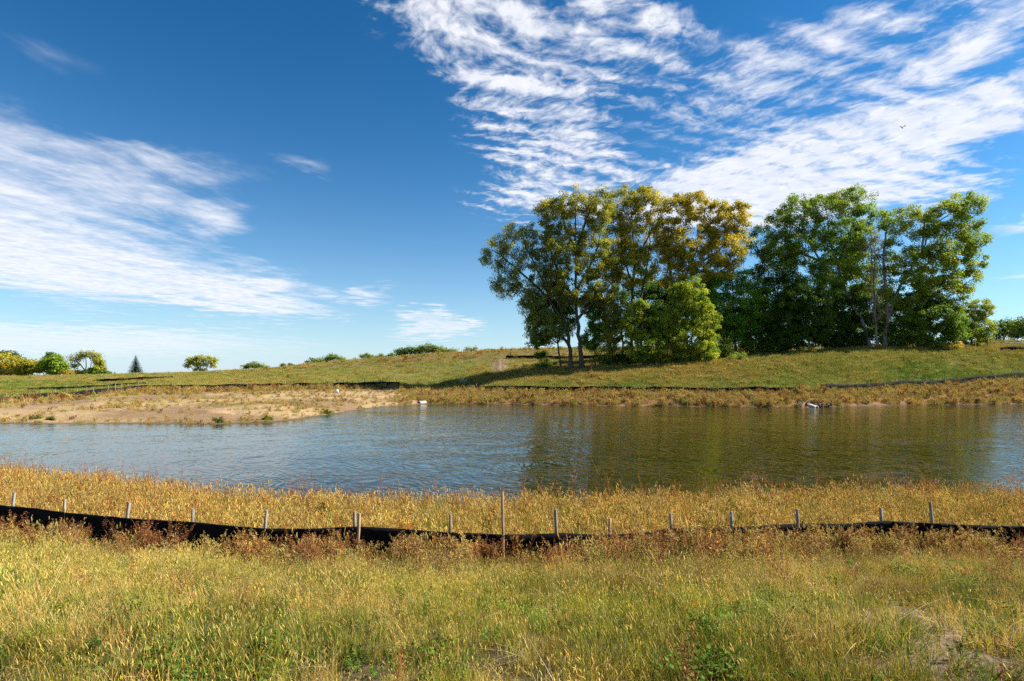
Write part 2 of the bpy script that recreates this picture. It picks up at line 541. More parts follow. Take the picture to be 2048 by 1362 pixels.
# worn dirt track running up the far slope
def dirt_track():
    D = np.linspace(93, 117, 26)
    L = np.interp(D, [93, 97, 105, 117], [984, 986, 989, 992]) + 3 * (fbm(D * .5, D * 0, 75) - .5)
    R = np.interp(D, [93, 96, 103, 117], [1024, 1016, 1011, 1008]) + 3 * (fbm(D * .5, D * 0 + 5, 76) - .5)
    rows = []
    for d, l, r in zip(D, L, R):
        q = np.linspace(0, 1, 9)
        wob = np.array([-1, -.6, 0, 0, 0, 0, 0, .6, 1]) * (fbm(q * 0 + d * 1.3, (q > .5) * 9.0, 71) - .4) * 1.1
        x = ((l + (r - l) * q) - 1024) / F * d + wob
        z = land(x, np.full(9, d))[0]
        rut = 0.07 * np.exp(-((q - .25) / .12) ** 2) + 0.07 * np.exp(-((q - .75) / .12) ** 2)
        lift = np.array([-.04, .06, .10, .10, .13, .10, .10, .06, -.04]) * min(1, (d - 92.6) / 1.5, (117.6 - d) / 1.5)
        rows.append(np.stack([x, np.full(9, d), z + lift - rut * .5 + (fbm(x * 2, d * 2 + q, 73) - .5) * .06], -1))
    v = np.array(rows).reshape(-1, 3)
    i2 = np.arange(26 * 9).reshape(26, 9)
    f = np.stack([i2[:-1, :-1], i2[:-1, 1:], i2[1:, 1:], i2[1:, :-1]], -1).reshape(-1, 4)
    m_, t = material('track_soil')
    tc_ = t.node('ShaderNodeTexCoord').outputs['Object']
    c = t.ramp(t.noise(tc_, 1.6, 5, .65), [(.3, (.10, .066, .032)), (.55, (.19, .13, .062)), (.75, (.26, .18, .09))])
    c = t.mix(1.0, c, t.node('ShaderNodeAttribute', attribute_name='Col').outputs['Color'], 'MULTIPLY')
    b = t.node('ShaderNodeBump', {'Strength': 1.0, 'Distance': 0.12, 'Height': t.noise(tc_, 5, 4, .6)})
    p = principled(t, Base_Color=c, Roughness=.95, Normal=b.outputs[0])
    out(t, p.outputs[0])
    qq = np.tile(np.linspace(0, 1, 9), 26)
    rutc = .45 + .55 * np.clip(np.minimum(np.abs(qq - .25), np.abs(qq - .75)) / .16, 0, 1)
    tag(obj('dirt_track', mesh_np('dirt_track', v, f, m_, np.stack([rutc] * 3, -1), smooth=True)), 'rutted bare dirt track climbing the far slope', kind='structure')
dirt_track()

# ------------------------------------------------------------------ leaf and grass materials
def foliage_material(name, instanced=False, trans=0.35, rough=0.5, spec=0.25, tmul=1.25):
    m_, t = material(name)
    c = t.node('ShaderNodeAttribute', attribute_name='Col').outputs['Color']
    if instanced:
        ti = t.node('ShaderNodeAttribute', attribute_name='tint', attribute_type='INSTANCER')
        c = t.mix(1.0, t.mix(1.0, c, (.83, .83, .80), 'MULTIPLY'), ti.outputs['Color'], 'MULTIPLY')
    p = principled(t, Base_Color=c, Roughness=rough)
    p.inputs['Specular IOR Level'].default_value = spec
    tr = t.node('ShaderNodeBsdfTranslucent', {'Color': t.mix(1.0, c, (tmul, tmul, tmul * .7), 'MULTIPLY')})
    mx = t.node('ShaderNodeMixShader', {'Fac': trans})
    t.t.links.new(p.outputs[0], mx.inputs[1]); t.t.links.new(tr.outputs[0], mx.inputs[2])
    out(t, mx.outputs[0])
    return m_


MAT_GRASS = foliage_material('meadow_plants', True, 0.26, 0.75, 0.05)


class Geo:
    def __init__(self, seed):
        self.v = []; self.tri = []; self.quad = []; self.c = []
        self.r = random.Random(seed)

    def _add(self, pts, col):
        b = len(self.v)
        self.v += [tuple(p) for p in pts]
        self.c += [tuple(col)] * len(pts) if not isinstance(col, list) else col
        return b

    def strip(self, pts, width, col, colt=None):
        """tapering ribbon along pts"""
        r = self.r
        a = r.uniform(0, math.pi)
        sx, sy = math.cos(a), math.sin(a)
        n = len(pts)
        vs_, cs = [], []
        for i, p in enumerate(pts):
            f = i / (n - 1)
            ww = width * (1 - f ** 1.6) * .5 + width * .04
            cc = col if colt is None else tuple(col[k] * (1 - f) + colt[k] * f for k in range(3))
            vs_ += [(p[0] - sx * ww, p[1] - sy * ww, p[2]), (p[0] + sx * ww, p[1] + sy * ww, p[2])]
            cs += [cc, cc]
        b = self._add(vs_, cs)
        for i in range(n - 1):
            self.quad.append((b + 2 * i, b + 2 * i + 1, b + 2 * i + 3, b + 2 * i + 2))

    def arc(self, x, y, h, lean, az, n=4, z0=0.0):
        pts = []
        for i in range(n):
            f = i / (n - 1)
            d = lean * h * f ** 1.7
            pts.append((x + math.cos(az) * d, y + math.sin(az) * d, z0 + h * f * (1 - .25 * lean * f)))
        return pts

    def spindle(self, pts, rad, col, sides=4):
        n = len(pts)
        vs_ = []
        for i, p in enumerate(pts):
            f = i / (n - 1)
            q = rad * math.sin(math.pi * (0.12 + 0.80 * f)) ** .8
            for k in range(sides):
                a = 2 * math.pi * k / sides + i * .6
                q2 = q * self.r.uniform(.75, 1.3)
                vs_.append((p[0] + math.cos(a) * q2, p[1] + math.sin(a) * q2, p[2]))
        cs = []
        for _ in vs_:
            k = self.r.uniform(.8, 1.2)
            cs.append((col[0] * k, col[1] * k, col[2] * k))
        b = self._add(vs_, cs)
        for i in range(n - 1):
            for k in range(sides):
                self.quad.append((b + i * sides + k, b + i * sides + (k + 1) % sides, b + (i + 1) * sides + (k + 1) % sides, b + (i + 1) * sides + k))

    def leaf(self, p, d, L, W, col, droop=.2):
        d = Vector(d).normalized()
        s = d.cross(Vector((0, 0, 1)))
        if s.length < .05: s = Vector((1, 0, 0))
        s.normalize()
        s = (Matrix.Rotation(self.r.uniform(-.9, .9), 3, d) @ s)
        p = Vector(p)
        m1 = p + d * L * .45
        t_ = p + d * L + Vector((0, 0, -droop * L))
        b = self._add([p, m1 + s * W * .5, t_, m1 - s * W * .5], col)
        self.quad.append((b, b + 1, b + 2, b + 3))

    def mesh(self, name, mat):
        faces = []
        if self.quad: faces.append(np.array(self.quad))
        if self.tri: faces.append(np.array(self.tri))
        return mesh_np(name, np.array(self.v), faces, mat, np.array(self.c))


def jit(r, c, a=.2):
    k = r.uniform(1 - a, 1 + a)
    return (c[0] * k * r.uniform(.93, 1.07), c[1] * k, c[2] * k * r.uniform(.85, 1.15))


GREEN = (.10, .155, .024); DGREEN = (.05, .10, .017); YGREEN = (.30, .285, .045); STRAW = (.50, .38, .14); HEAD = (.56, .46, .13)
RUST = (.36, .16, .065); WINE = (.22, .075, .045); ORANGE = (.52, .31, .10); BROWN = (.19, .12, .06); PALE = (.50, .42, .24)


def clump(kind, seed, R=.16, W=1.0, H=1.0, N=1.0):
    g = Geo(seed); r = g.r
    def spot(k=1.0):
        q = R * k * math.sqrt(r.random()); a = r.uniform(0, 2 * math.pi)
        return q * math.cos(a), q * math.sin(a)
    def blades(n, h, w_, cols, lean=(.15, .7), n_seg=4):
        for _ in range(int(n * N)):
            x, y = spot()
            c = jit(r, r.choice(cols))
            g.strip(g.arc(x, y, h * H * r.uniform(.55, 1.15), r.uniform(*lean), r.uniform(0, 6.28), n_seg), w_ * W * r.uniform(.7, 1.3), c, jit(r, c, .25))
    def heads(n, h, L, rad, cols, stem, lean=(.05, .4)):
        for _ in range(int(n * N)):
            x, y = spot(.9)
            az = r.uniform(0, 6.28); hh = h * H * r.uniform(.7, 1.2); le = r.uniform(*lean)
            pts = g.arc(x, y, hh, le, az, 4)
            g.strip(pts, .003 * W, jit(r, stem))
            e = Vector(pts[-1]); d = (e - Vector(pts[-2])).normalized()
            LL = L * r.uniform(.7, 1.3)
            hp = [e + d * LL * f + Vector((math.cos(az), math.sin(az), 0)) * LL * .08 * f * f for f in (0, .3, .65, 1)]
            g.spindle(hp, rad * W * r.uniform(.8, 1.2), jit(r, r.choice(cols)))
    def weed(n, h, cols, stem, nl, L, Wl, br=3, seeds=None):
        for _ in range(int(max(1, n * N))):
            x, y = spot(.6)
            hh = h * H * r.uniform(.7, 1.15)
            main = g.arc(x, y, hh, r.uniform(.05, .35), r.uniform(0, 6.28), 5)
            g.strip(main, .006 * W, jit(r, stem))
            arms = [main]
            for b in range(br):
                i = r.randint(1, 3); p = main[i]; az = r.uniform(0, 6.28); l2 = hh * r.uniform(.25, .5)
                a = [(p[0] + math.cos(az) * l2 * .5 * f, p[1] + math.sin(az) * l2 * .5 * f, p[2] + l2 * f) for f in (0, .5, 1)]
                g.strip(a, .004 * W, jit(r, stem)); arms.append(a)
            for _k in range(nl):
                a = r.choice(arms); i = r.randint(0, len(a) - 2); f = r.random()
                p = [a[i][j] * (1 - f) + a[i + 1][j] * f for j in range(3)]
                az = r.uniform(0, 6.28)
                g.leaf(p, (math.cos(az), math.sin(az), r.uniform(-.1, .8)), L * r.uniform(.6, 1.3), Wl * r.uniform(.6, 1.3), jit(r, r.choice(cols), .3))
            if seeds:
                for a in arms:
                    e = Vector(a[-1]); d = e - Vector(a[-2])
                    for _k in range(16):
                        f = r.random() ** .7
                        q = e - d * (1 - f) * 1.1 + Vector((r.gauss(0, .007), r.gauss(0, .007), r.gauss(0, .004))) * W ** .6
                        az = r.uniform(0, 6.28)
                        g.leaf(q, (math.cos(az), math.sin(az), r.uniform(.2, 1.2)), .016 * W ** .8, .008 * W, jit(r, r.choice(seeds), .3))
    if kind == 'foxtail':
        blades(40, .19, .0042, [YGREEN, YGREEN, YGREEN, GREEN, STRAW], (.15, .7)); heads(11, .28, .032, .0034, [HEAD, (.42, .40, .09), STRAW], YGREEN)
    elif kind == 'green':
        blades(55, .19, .0050, [GREEN, GREEN, DGREEN, (.13, .20, .03), YGREEN], (.2, .9))
    elif kind == 'straw':
        blades(12, .30, .0042, [STRAW, PALE, BROWN], (1.1, 2.2), 5)
        blades(42, .23, .0040, [STRAW, STRAW, ORANGE, YGREEN, BROWN], (.15, .8)); heads(10, .29, .030, .0034, [STRAW, HEAD, ORANGE], STRAW, (.1, .5))
    elif kind == 'broadleaf':
        weed(4, .17, [GREEN, DGREEN, (.09, .17, .022), (.13, .20, .03)], GREEN, 40, .028, .015, 3); blades(10, .14, .004, [GREEN, YGREEN])
    elif kind == 'clover':
        for _ in range(int(90 * N)):
            x, y = spot()
            az = r.uniform(0, 6.28); z = r.uniform(.03, .13) * H
            g.leaf((x, y, z), (math.cos(az), math.sin(az), r.uniform(-.2, .5)), .034 * W, .026 * W, jit(r, r.choice([GREEN, (.07, .16, .02), (.12, .22, .03)]), .3))
        blades(14, .14, .004, [GREEN, YGREEN])
    elif kind == 'redweed':
        weed(4, .42, [RUST, WINE, ORANGE, (.20, .16, .04)], WINE, 22, .034, .013, 4, [RUST, WINE, (.34, .17, .06)]); blades(12, .26, .0045, [ORANGE, STRAW, BROWN])
    elif kind == 'goldweed':
        weed(4, .40, [ORANGE, YGREEN, (.32, .27, .05), STRAW, RUST], BROWN, 30, .034, .013, 4, [ORANGE, HEAD, STRAW]); blades(16, .28, .0045, [STRAW, ORANGE, YGREEN])
    elif kind == 'orangegrass':
        blades(44, .34, .0046, [ORANGE, STRAW, STRAW, RUST, YGREEN], (.1, .6)); heads(9, .40, .07, .006, [ORANGE, STRAW, RUST, HEAD], STRAW, (.05, .4))
    elif kind == 'yellowgrass':
        blades(44, .33, .0046, [YGREEN, STRAW, (.36, .31, .06), GREEN], (.1, .6)); heads(9, .38, .06, .006, [HEAD, STRAW], YGREEN, (.05, .4))
    elif kind == 'litter':
        for _ in range(int(34 * N)):
            x, y = spot(1.1)
            az = r.uniform(0, 6.28); L = r.uniform(.05, .16)
            z = r.uniform(.005, .04)
            g.strip([(x, y, z), (x + math.cos(az) * L * .5, y + math.sin(az) * L * .5, z + r.uniform(0, .03)), (x + math.cos(az) * L, y + math.sin(az) * L, z + r.uniform(-.005, .04))],
                    .0045 * W, jit(r, r.choice([BROWN, PALE, STRAW, (.16, .10, .06)]), .3))
        blades(6, .10, .004, [BROWN, STRAW])
    elif kind == 'stalk':        # tall dock or pigweed stalk gone to seed
        weed(1, .85, [RUST, BROWN, WINE], RUST, 14, .05, .014, 5, [RUST, (.36, .18, .08), WINE])
    return g


FAMILIES = {}


def family(tag_, specs, variants=3, **kw):
    """a collection of plant clumps used by the meadow scatter (not linked to the scene)"""
    col = bpy.data.collections.new('plants_' + tag_)
    names = []
    for k in specs:
        for v in range(variants):
            nm = '%s_%03d' % (tag_, len(names))
            me = clump(k, len(names) * 37 + sum(map(ord, tag_ + k)), **kw).mesh(nm, MAT_GRASS)
            col.objects.link(bpy.data.objects.new(nm, me))
            names.append(k)
    FAMILIES[tag_] = (col, {k: [i for i, n in enumerate(names) if n == k] for k in specs})


def scatter(name, label, fam, P_, kinds, scl, tint, lean=.16):
    col, idx = FAMILIES[fam]
    n = len(P_)
    me = bpy.data.meshes.new(name)
    me.vertices.add(n)
    me.vertices.foreach_set('co', np.asarray(P_, np.float32).ravel())
    which = np.array([idx[k][int(q)] for k, q in zip(kinds, rng.integers(0, len(next(iter(idx.values()))), n))], np.int32)
    me.attributes.new('idx', 'INT', 'POINT').data.foreach_set('value', which)
    rot = np.stack([rng.normal(0, lean, n), rng.normal(0, lean, n), rng.uniform(0, 6.283, n)], -1).astype(np.float32)
    me.attributes.new('rot', 'FLOAT_VECTOR', 'POINT').data.foreach_set('vector', rot.ravel())
    s = np.asarray(scl, np.float32)
    s3 = np.stack([s * rng.uniform(.85, 1.15, n), s * rng.uniform(.85, 1.15, n), s * rng.uniform(.8, 1.25, n)], -1).astype(np.float32)
    me.attributes.new('scl', 'FLOAT_VECTOR', 'POINT').data.foreach_set('vector', s3.ravel())
    me.attributes.new('tint', 'FLOAT_VECTOR', 'POINT').data.foreach_set('vector', np.asarray(tint, np.float32).ravel())
    ng = bpy.data.node_groups.new('scatter_' + name, 'GeometryNodeTree')
    ng.interface.new_socket('Geometry', in_out='INPUT', socket_type='NodeSocketGeometry')
    ng.interface.new_socket('Geometry', in_out='OUTPUT', socket_type='NodeSocketGeometry')
    N = ng.nodes
    gi, go = N.new('NodeGroupInput'), N.new('NodeGroupOutput')
    ci = N.new('GeometryNodeCollectionInfo')
    ci.inputs['Collection'].default_value = col
    ci.inputs['Separate Children'].default_value = True
    ci.inputs['Reset Children'].default_value = True
    ip = N.new('GeometryNodeInstanceOnPoints')
    ip.inputs['Pick Instance'].default_value = True
    def attr(nm, typ):
        a = N.new('GeometryNodeInputNamedAttribute'); a.data_type = typ
        a.inputs['Name'].default_value = nm
        return a.outputs['Attribute']
    e2r = N.new('FunctionNodeEulerToRotation')
    L = ng.links.new
    L(gi.outputs[0], ip.inputs['Points'])
    L(ci.outputs[0], ip.inputs['Instance'])
    L(attr('idx', 'INT'), ip.inputs['Instance Index'])
    L(attr('rot', 'FLOAT_VECTOR'), e2r.inputs[0]); L(e2r.outputs[0], ip.inputs['Rotation'])
    L(attr('scl', 'FLOAT_VECTOR'), ip.inputs['Scale'])
    L(ip.outputs[0], go.inputs[0])
    o = obj(name, me)
    md = o.modifiers.new('scatter', 'NODES')
    md.node_group = ng
    tag(o, label, kind='stuff')
    return o


def pick(weights):
    """weights: dict kind -> array; returns one kind for each point"""
    ks = list(weights)
    W_ = np.stack([np.maximum(np.broadcast_to(np.asarray(weights[k], float), np.broadcast(*weights.values()).shape), 0) for k in ks], -1)
    cdf = np.cumsum(W_, -1); cdf /= cdf[:, -1:]
    i = (rng.random(len(cdf))[:, None] > cdf).sum(-1)
    return np.array(ks)[np.minimum(i, len(ks) - 1)]


def band(n, y0, y1, umax=1.02):
    """random ground points between two distances, inside a wedge a little wider than the view"""
    y = np.sqrt(rng.uniform(y0 ** 2, y1 ** 2, n))
    x = rng.uniform(-1, 1, n) * (umax * y + 2.5)
    return x, y


def tints(n, a=.16, warm=.06):
    k = rng.normal(1, a, n).clip(.6, 1.5)
    wq = rng.normal(0, warm, n)
    return np.stack([k * (1 + wq), k, k * (1 - wq)], -1)


family('near', ['foxtail', 'green', 'straw', 'broadleaf', 'clover', 'redweed', 'litter'], 4, R=.15)
family('shore', ['orangegrass', 'yellowgrass', 'redweed', 'goldweed', 'green', 'stalk'], 4, R=.20, W=1.25)
family('bank', ['orangegrass', 'yellowgrass', 'redweed', 'goldweed', 'green', 'broadleaf'], 3, R=.42, W=5.0, H=1.35, N=1.3)
family('field', ['foxtail', 'green', 'straw', 'broadleaf', 'goldweed', 'redweed'], 4, R=.75, W=5.0, H=1.0, N=1.9)


def meadow():
    # the slope at the photographer's feet
    x, y = band(20000, 2.0, 11.2, 1.04)
    z, S, px = land(x, y)
    k = S < S_FENCE - .02
    x, y, z, S, px = x[k], y[k], z[k], S[k], px[k]
    n1 = fbm(x * 1.5, y * 1.5, 101); n2 = fbm(x * .9 + 7, y * .9, 103); n3 = fbm(x * 1.9, y * 1.9, 105)
    right = ss(1250, 1700, px); fence = ss(.82, .97, S - 3)
    bare = ss(.60, .72, fbm(x * .9 + 3, y * .9, 41)) * ss(1350, 1550, px) * ss(9, 7.5, y)
    keep = rng.random(len(x)) > np.maximum(bare * .72, .62 * ss(.84, .93, S - 3))
    lowpatch = ss(.45, .62, n2) * (1 - fence)
    kinds = pick({
        'foxtail': 2.1 * (1 - .40 * right) * (1 - .8 * fence) * (.35 + ss(.40, .60, n2)) + .15,
        'green': .25 + 1.9 * ss(.50, .62, n1) * (1 - fence),
        'straw': .30 + .55 * right + .5 * fence + 1.1 * ss(.52, .40, n2),
        'broadleaf': .10 + 1.1 * ss(.55, .70, n3) * (1 - .7 * fence),
        'clover': .05 + 1.5 * lowpatch * ss(.5, .65, n3),
        'redweed': .015 + .10 * right + .8 * fence * (.3 + .8 * ss(.3, .6, n1)),
        'litter': .30 + .6 * right + .8 * ss(.62, .70, fbm(x * 1.1 + 31, y * 1.1, 107))})
    kinds = kinds[keep]
    P_ = np.stack([x, y, z], -1)[keep]
    sc = .82 * (.45 + .95 * fbm(x[keep] * 1.3 + 50, y[keep] * 1.3, 109)) * rng.uniform(.75, 1.25, keep.sum()) * (1 - .42 * ss(.86, .97, S[keep] - 3))
    t = tints(keep.sum(), .20, .08) * np.array([1.09, 1.03, .95]) * (.78 + .44 * ss(.35, .65, fbm(x[keep] * 1.1 + 80, y[keep] * 1.1, 113)))[:, None]
    scatter('meadow_grass', 'yellow-green foxtail grass and weeds on the near slope', 'near', P_, kinds, sc, t)
    # reedy strip between the near fence and the water
    x, y = band(12500, 8.5, 24, 1.02)
    z, S, px = land(x, y)
    k = (S > S_FENCE + .06) & (S < S_NSH + .02)
    x, y, z, S, px = x[k], y[k], z[k], S[k], px[k]
    n1 = fbm(x * .6, y * .6, 111); left = ss(900, 300, px); edge = ss(S_NSH - .7, S_NSH - .1, S)
    kinds = pick({'orangegrass': .7 + 1.2 * left, 'yellowgrass': 1.1 * (1 - .6 * left) + .6 * ss(.5, .65, n1), 'redweed': .10 + .35 * edge + .2 * left,
                  'goldweed': .55 + .5 * ss(.45, .6, n1), 'green': .15 + .35 * ss(.55, .7, n1), 'stalk': .02 + .22 * edge})
    sc = (.85 + .4 * n1) * rng.uniform(.8, 1.2, len(x)) * np.where(kinds == 'stalk', .95, 1.0)
    scatter('shore_grass', 'golden and rusty grass strip between black fence and pond', 'shore', np.stack([x, y, z], -1), kinds, sc, tints(len(x)) * np.array([1.12, 1.04, .95]))
    # rusty weeds crowding the near side of the near fence
    px = rng.uniform(-260, 2310, 2500); off = rng.exponential(.38, 2500).clip(.05, 1.7)
    D = np.interp(px, PXG, NF_D) - off
    x = (px - 1024) / F * D
    z = land(x, D)[0]
    n1 = fbm(x * 1.4, D * .5, 121)
    dense = .85 + .5 * ss(1280, 1400, px) * ss(1760, 1650, px) + .1 * ss(1700, 1800, px)
    k = rng.random(2500) < dense * (.10 + 1.2 * ss(.40, .66, n1)) * (.85 + .6 * ss(1150, 1350, px) * ss(1780, 1650, px))
    kinds = pick({'redweed': 1.5, 'goldweed': .9 + .7 * ss(1200, 1600, px), 'orangegrass': .35 + .9 * ss(1250, 1450, px) * ss(1750, 1600, px), 'yellowgrass': .35, 'stalk': .03 + px * 0})
    sc = rng.uniform(.6, 1.2, 2500) * (.92 + .20 * ss(1230, 1330, px) * ss(1720, 1620, px)) * np.where(kinds == 'stalk', .7, 1.0)
    scatter('fence_weeds', 'rust-red and straw weeds against the near black fence', 'shore', np.stack([x, D, z], -1)[k], kinds[k], sc[k], tints(k.sum()))
    # tall dock stalks gone to seed, standing up against the water
    px = rng.uniform(-30, 2080, 230)
    D = np.interp(px, PXG, NS_D) - rng.exponential(.9, 230).clip(.1, 4.5)
    x = (px - 1024) / F * D
    z = land(x, D)[0]
    k = rng.random(230) < .25 + ss(.45, .62, fbm(x * .5, D * .2, 125))
    scatter('dock_stalks', 'tall rusty seed stalks rising above the near shore grass', 'shore', np.stack([x, D, z], -1)[k], np.array(['stalk'] * int(k.sum())), rng.uniform(.75, 1.25, int(k.sum())), tints(int(k.sum()), .15), .1)
    # far bank, from the water up to the far fence
    n = 26000
    x, y = band(n, 42, 92, 1.0)
    z, S, px = land(x, y)
    n1 = fbm(x * .25, y * .25, 131); n2 = fbm(x * .9, y * .9, 133)
    # bare sand and clay to the left
    sandy = ss(860, 740, px)
    veg = 1 - sandy
    veg = np.maximum(veg, sandy * ss(S_FF - .55, S_FF - .1, S) * ss(120, 330, px) * .95)
    veg = np.maximum(veg, sandy * ss(S_FSH + .16, S_FSH + .03, S) * (.30 + .65 * ss(150, 400, px)))
    veg = np.maximum(veg, sandy * .50 * ss(.40, .60, n1))
    veg = np.maximum(veg, sandy * ss(420, 640, px) * .55 * ss(.35, .6, n2))
    k = (S > S_FSH + .02) & (S < S_FF + .03) & (rng.random(n) < veg)
    for cx, cy in ((-11.6, 72.4), (34.4, 65.4)):           # trampled clear round the two pipe ends
        k &= np.hypot(x - cx, y - cy) > 1.5
    x, y, z, S, px, n1, n2, sandy = (a[k] for a in (x, y, z, S, px, n1, n2, sandy))
    kinds = pick({'orangegrass': 1.0, 'goldweed': .9, 'redweed': .35 + .8 * sandy * ss(S_FF - .5, S_FF, S), 'yellowgrass': .6 + .5 * ss(.5, .7, n1), 'green': .08 + .25 * ss(.55, .7, n1), 'broadleaf': .05 + .5 * sandy * ss(S_FSH + .3, S_FSH, S)})
    sc = rng.uniform(.7, 1.25, len(x)) * (.75 + .5 * n1) * (1 + .55 * ss(1585, 1605, px) * ss(1665, 1645, px) * ss(S_FF - .7, S_FF - .4, S)) * (1 - .50 * sandy * ss(S_FF - .2, S_FF - .5, S)) * (1 - .5 * ss(S_FF - .16, S_FF - .05, S))
    scatter('far_bank_weeds', 'orange and gold weeds along the far shore', 'bank', np.stack([x, y, z], -1), kinds, sc, tints(len(x), .12))
    # field above the far fence up to the ridge
    n = 62000
    y = np.concatenate([rng.uniform(62, 190, 40000), rng.uniform(70, 100, 22000)]); x = np.concatenate([rng.uniform(-1.0, 1.0, 40000), rng.uniform(-.12, 1.0, 22000)]) * y
    z, S, px = land(x, y)
    dens = np.where(S < S_MID, 1.0, np.where(S < S_BK, .75, .6))
    k = (S > S_FF + .02) & (S < S_RG + .25) & (rng.random(n) < dens)
    trk = (px > 985) & (px < 1015) & ((px < 998) | (px > 1002)) & (S > S_MID - .15) & (S < S_BK + .05)
    k &= ~(trk & (rng.random(n) < .97))
    x, y, z, S, px = (a[k] for a in (x, y, z, S, px))
    n1 = fbm(x * .12, y * .12, 141); n2 = fbm(x * .5, y * .5, 143)
    low = ss(S_FF + .45, S_FF + .1, S); berm = ss(S_BK, S_BK + .2, S) * ss(430, 640, px) * ss(S_BK + 1.6, S_BK + .8, S)
    lush = ss(1000, 1150, px) * ss(S_FF + .7, S_FF + .15, S) * ss(.40, .55, n1)
    leftg = ss(330, 150, px) * ss(S_FF, S_FF + .3, S) * ss(S_BK + .1, S_BK - .2, S)
    kinds = pick({'foxtail': 1.2, 'green': .35 + 1.0 * ss(.45, .6, n1) * low + 1.5 * lush + 2.2 * leftg, 'straw': .55 * (1 - leftg * .8) * (1 - .5 * lush), 'broadleaf': .12 + .4 * ss(.55, .7, n2) + .5 * lush,
                  'goldweed': .06 + .9 * berm + .10 * ss(.55, .7, n2), 'redweed': .0 + .35 * berm})
    sc = rng.uniform(.6, 1.35, len(x)) * (.55 + .9 * n2) * (1 + .15 * berm)
    g_ = np.clip(ss(.42, .62, fbm(x * .05 + 9, y * .07, 147)) * .6 + .5 * low + .4 * lush, 0, 1)[:, None]
    pt = (1 - g_) * np.array([1.06, .98, .92]) + g_ * np.array([.80, 1.02, .85])
    scatter('field_grass', 'green and straw-coloured grass over the far field and berm', 'field', np.stack([x, y, z], -1), kinds, sc, tints(len(x), .09, .03) * pt)


meadow()

# ------------------------------------------------------------------ trees
def bark_material(name, c1, c2, scale=6.0):
    m_, t = material(name)
    tc_ = t.node('ShaderNodeTexCoord').outputs['Object']
    n = t.noise(t.mapping(tc_, scale=(1, 1, .18)), scale, 5, .65)
    c = t.mix(t.sstep(.35, .68, n), c1, c2)
    b = t.node('ShaderNodeBump', {'Strength': 1.0, 'Distance': 0.06, 'Height': n})
    p = principled(t, Base_Color=c, Roughness=.9, Normal=b.outputs[0])
    p.inputs['Specular IOR Level'].default_value = .1
    out(t, p.outputs[0])
    return m_


BARK = bark_material('bark', (.050, .038, .028), (.14, .11, .085))
BARK_PALE = bark_material('pale_bark', (.16, .125, .095), (.32, .27, .22))
LEAF = foliage_material('tree_leaves', False, .40, .6, .07, 1.45)
NEEDLE = foliage_material('needles', False, .10, .6, .2)
TWIG = foliage_material('dry_twigs', False, .15, .8, .1)


def tube_mesh(name, chains, mat):
    """chains: list of (points (n,3), radii (n,), sides)"""
    V, Q = [], []
    base = 0
    for pts, rad, sides in chains:
        pts = np.asarray(pts, float); n = len(pts)
        tg = np.gradient(pts, axis=0)
        tg /= np.maximum(np.linalg.norm(tg, axis=1, keepdims=True), 1e-9)
        ref = np.array([1.0, 0, 0]) if abs(tg[0, 0]) < .8 else np.array([0, 1.0, 0])
        s = np.cross(tg, ref); s /= np.maximum(np.linalg.norm(s, axis=1, keepdims=True), 1e-9)
        q = np.cross(tg, s)
        a = np.linspace(0, 2 * math.pi, sides, endpoint=False)
        ring = pts[:, None] + np.asarray(rad)[:, None, None] * (np.cos(a)[None, :, None] * s[:, None] + np.sin(a)[None, :, None] * q[:, None])
        V.append(ring.reshape(-1, 3))
        i = base + np.arange(n * sides).reshape(n, sides)
        j = np.roll(i, -1, axis=1)
        Q.append(np.stack([i[:-1], j[:-1], j[1:], i[1:]], -1).reshape(-1, 4))
        base += n * sides
    return mesh_np(name, np.concatenate(V), np.concatenate(Q), mat, smooth=True)


def leaf_cloud(name, C, sig, n, size, palette, wts, mat, centre, r, droop=0.0, flat=.75, aspect=.62):
    """leaves round the twig ends C; every leaf is a small folded diamond"""
    k = r.integers(0, len(C), n)
    off = r.normal(0, 1, (n, 3))
    ol = np.linalg.norm(off, axis=1, keepdims=True)
    off *= np.minimum(1.0, 2.0 / np.maximum(ol, 1e-6))
    off = off * np.array([1, 1, flat]) * sig[k][:, None] * .62
    p = C[k] + off
    p[:, 2] -= droop * np.abs(r.normal(0, 1, n)) * sig[k]
    out_ = p - centre
    out_ /= np.maximum(np.linalg.norm(out_, axis=1, keepdims=True), 1e-6)
    nrm = r.normal(0, .8, (n, 3)) + .55 * out_ + .6 * off / np.maximum(sig[k][:, None], 1e-6) + np.array([0, 0, .6])
    nrm /= np.linalg.norm(nrm, axis=1, keepdims=True)
    d = r.normal(0, 1, (n, 3)) + np.array([0, 0, -.5 - droop])
    d -= nrm * (d * nrm).sum(1, keepdims=True)
    d /= np.maximum(np.linalg.norm(d, axis=1, keepdims=True), 1e-6)
    s = np.cross(nrm, d)
    L = size * r.uniform(.6, 1.35, n)[:, None]
    Wd = L * aspect
    v = np.stack([p - d * L * .5, p + s * Wd * .5 + nrm * L * .08, p + d * L * .5, p - s * Wd * .5 + nrm * L * .08], 1)
    pal = np.array(palette, float) * np.array([1.70, 1.74, 1.2])
    w_ = np.array(wts, float) / sum(wts)
    cl = r.choice(len(pal), len(C), p=w_)                  # a hue for each twig
    lf = r.choice(len(pal), n, p=w_)
    pick_ = np.where(r.random(n) < .72, cl[k], lf)
    c = pal[pick_] * (r.normal(1, .09, n).clip(.7, 1.3) * r.normal(1, .13, len(C)).clip(.7, 1.35)[k])[:, None]
    f = np.arange(n * 4).reshape(n, 4)
    return mesh_np(name, v.reshape(-1, 3), f, mat, np.repeat(c, 4, axis=0))


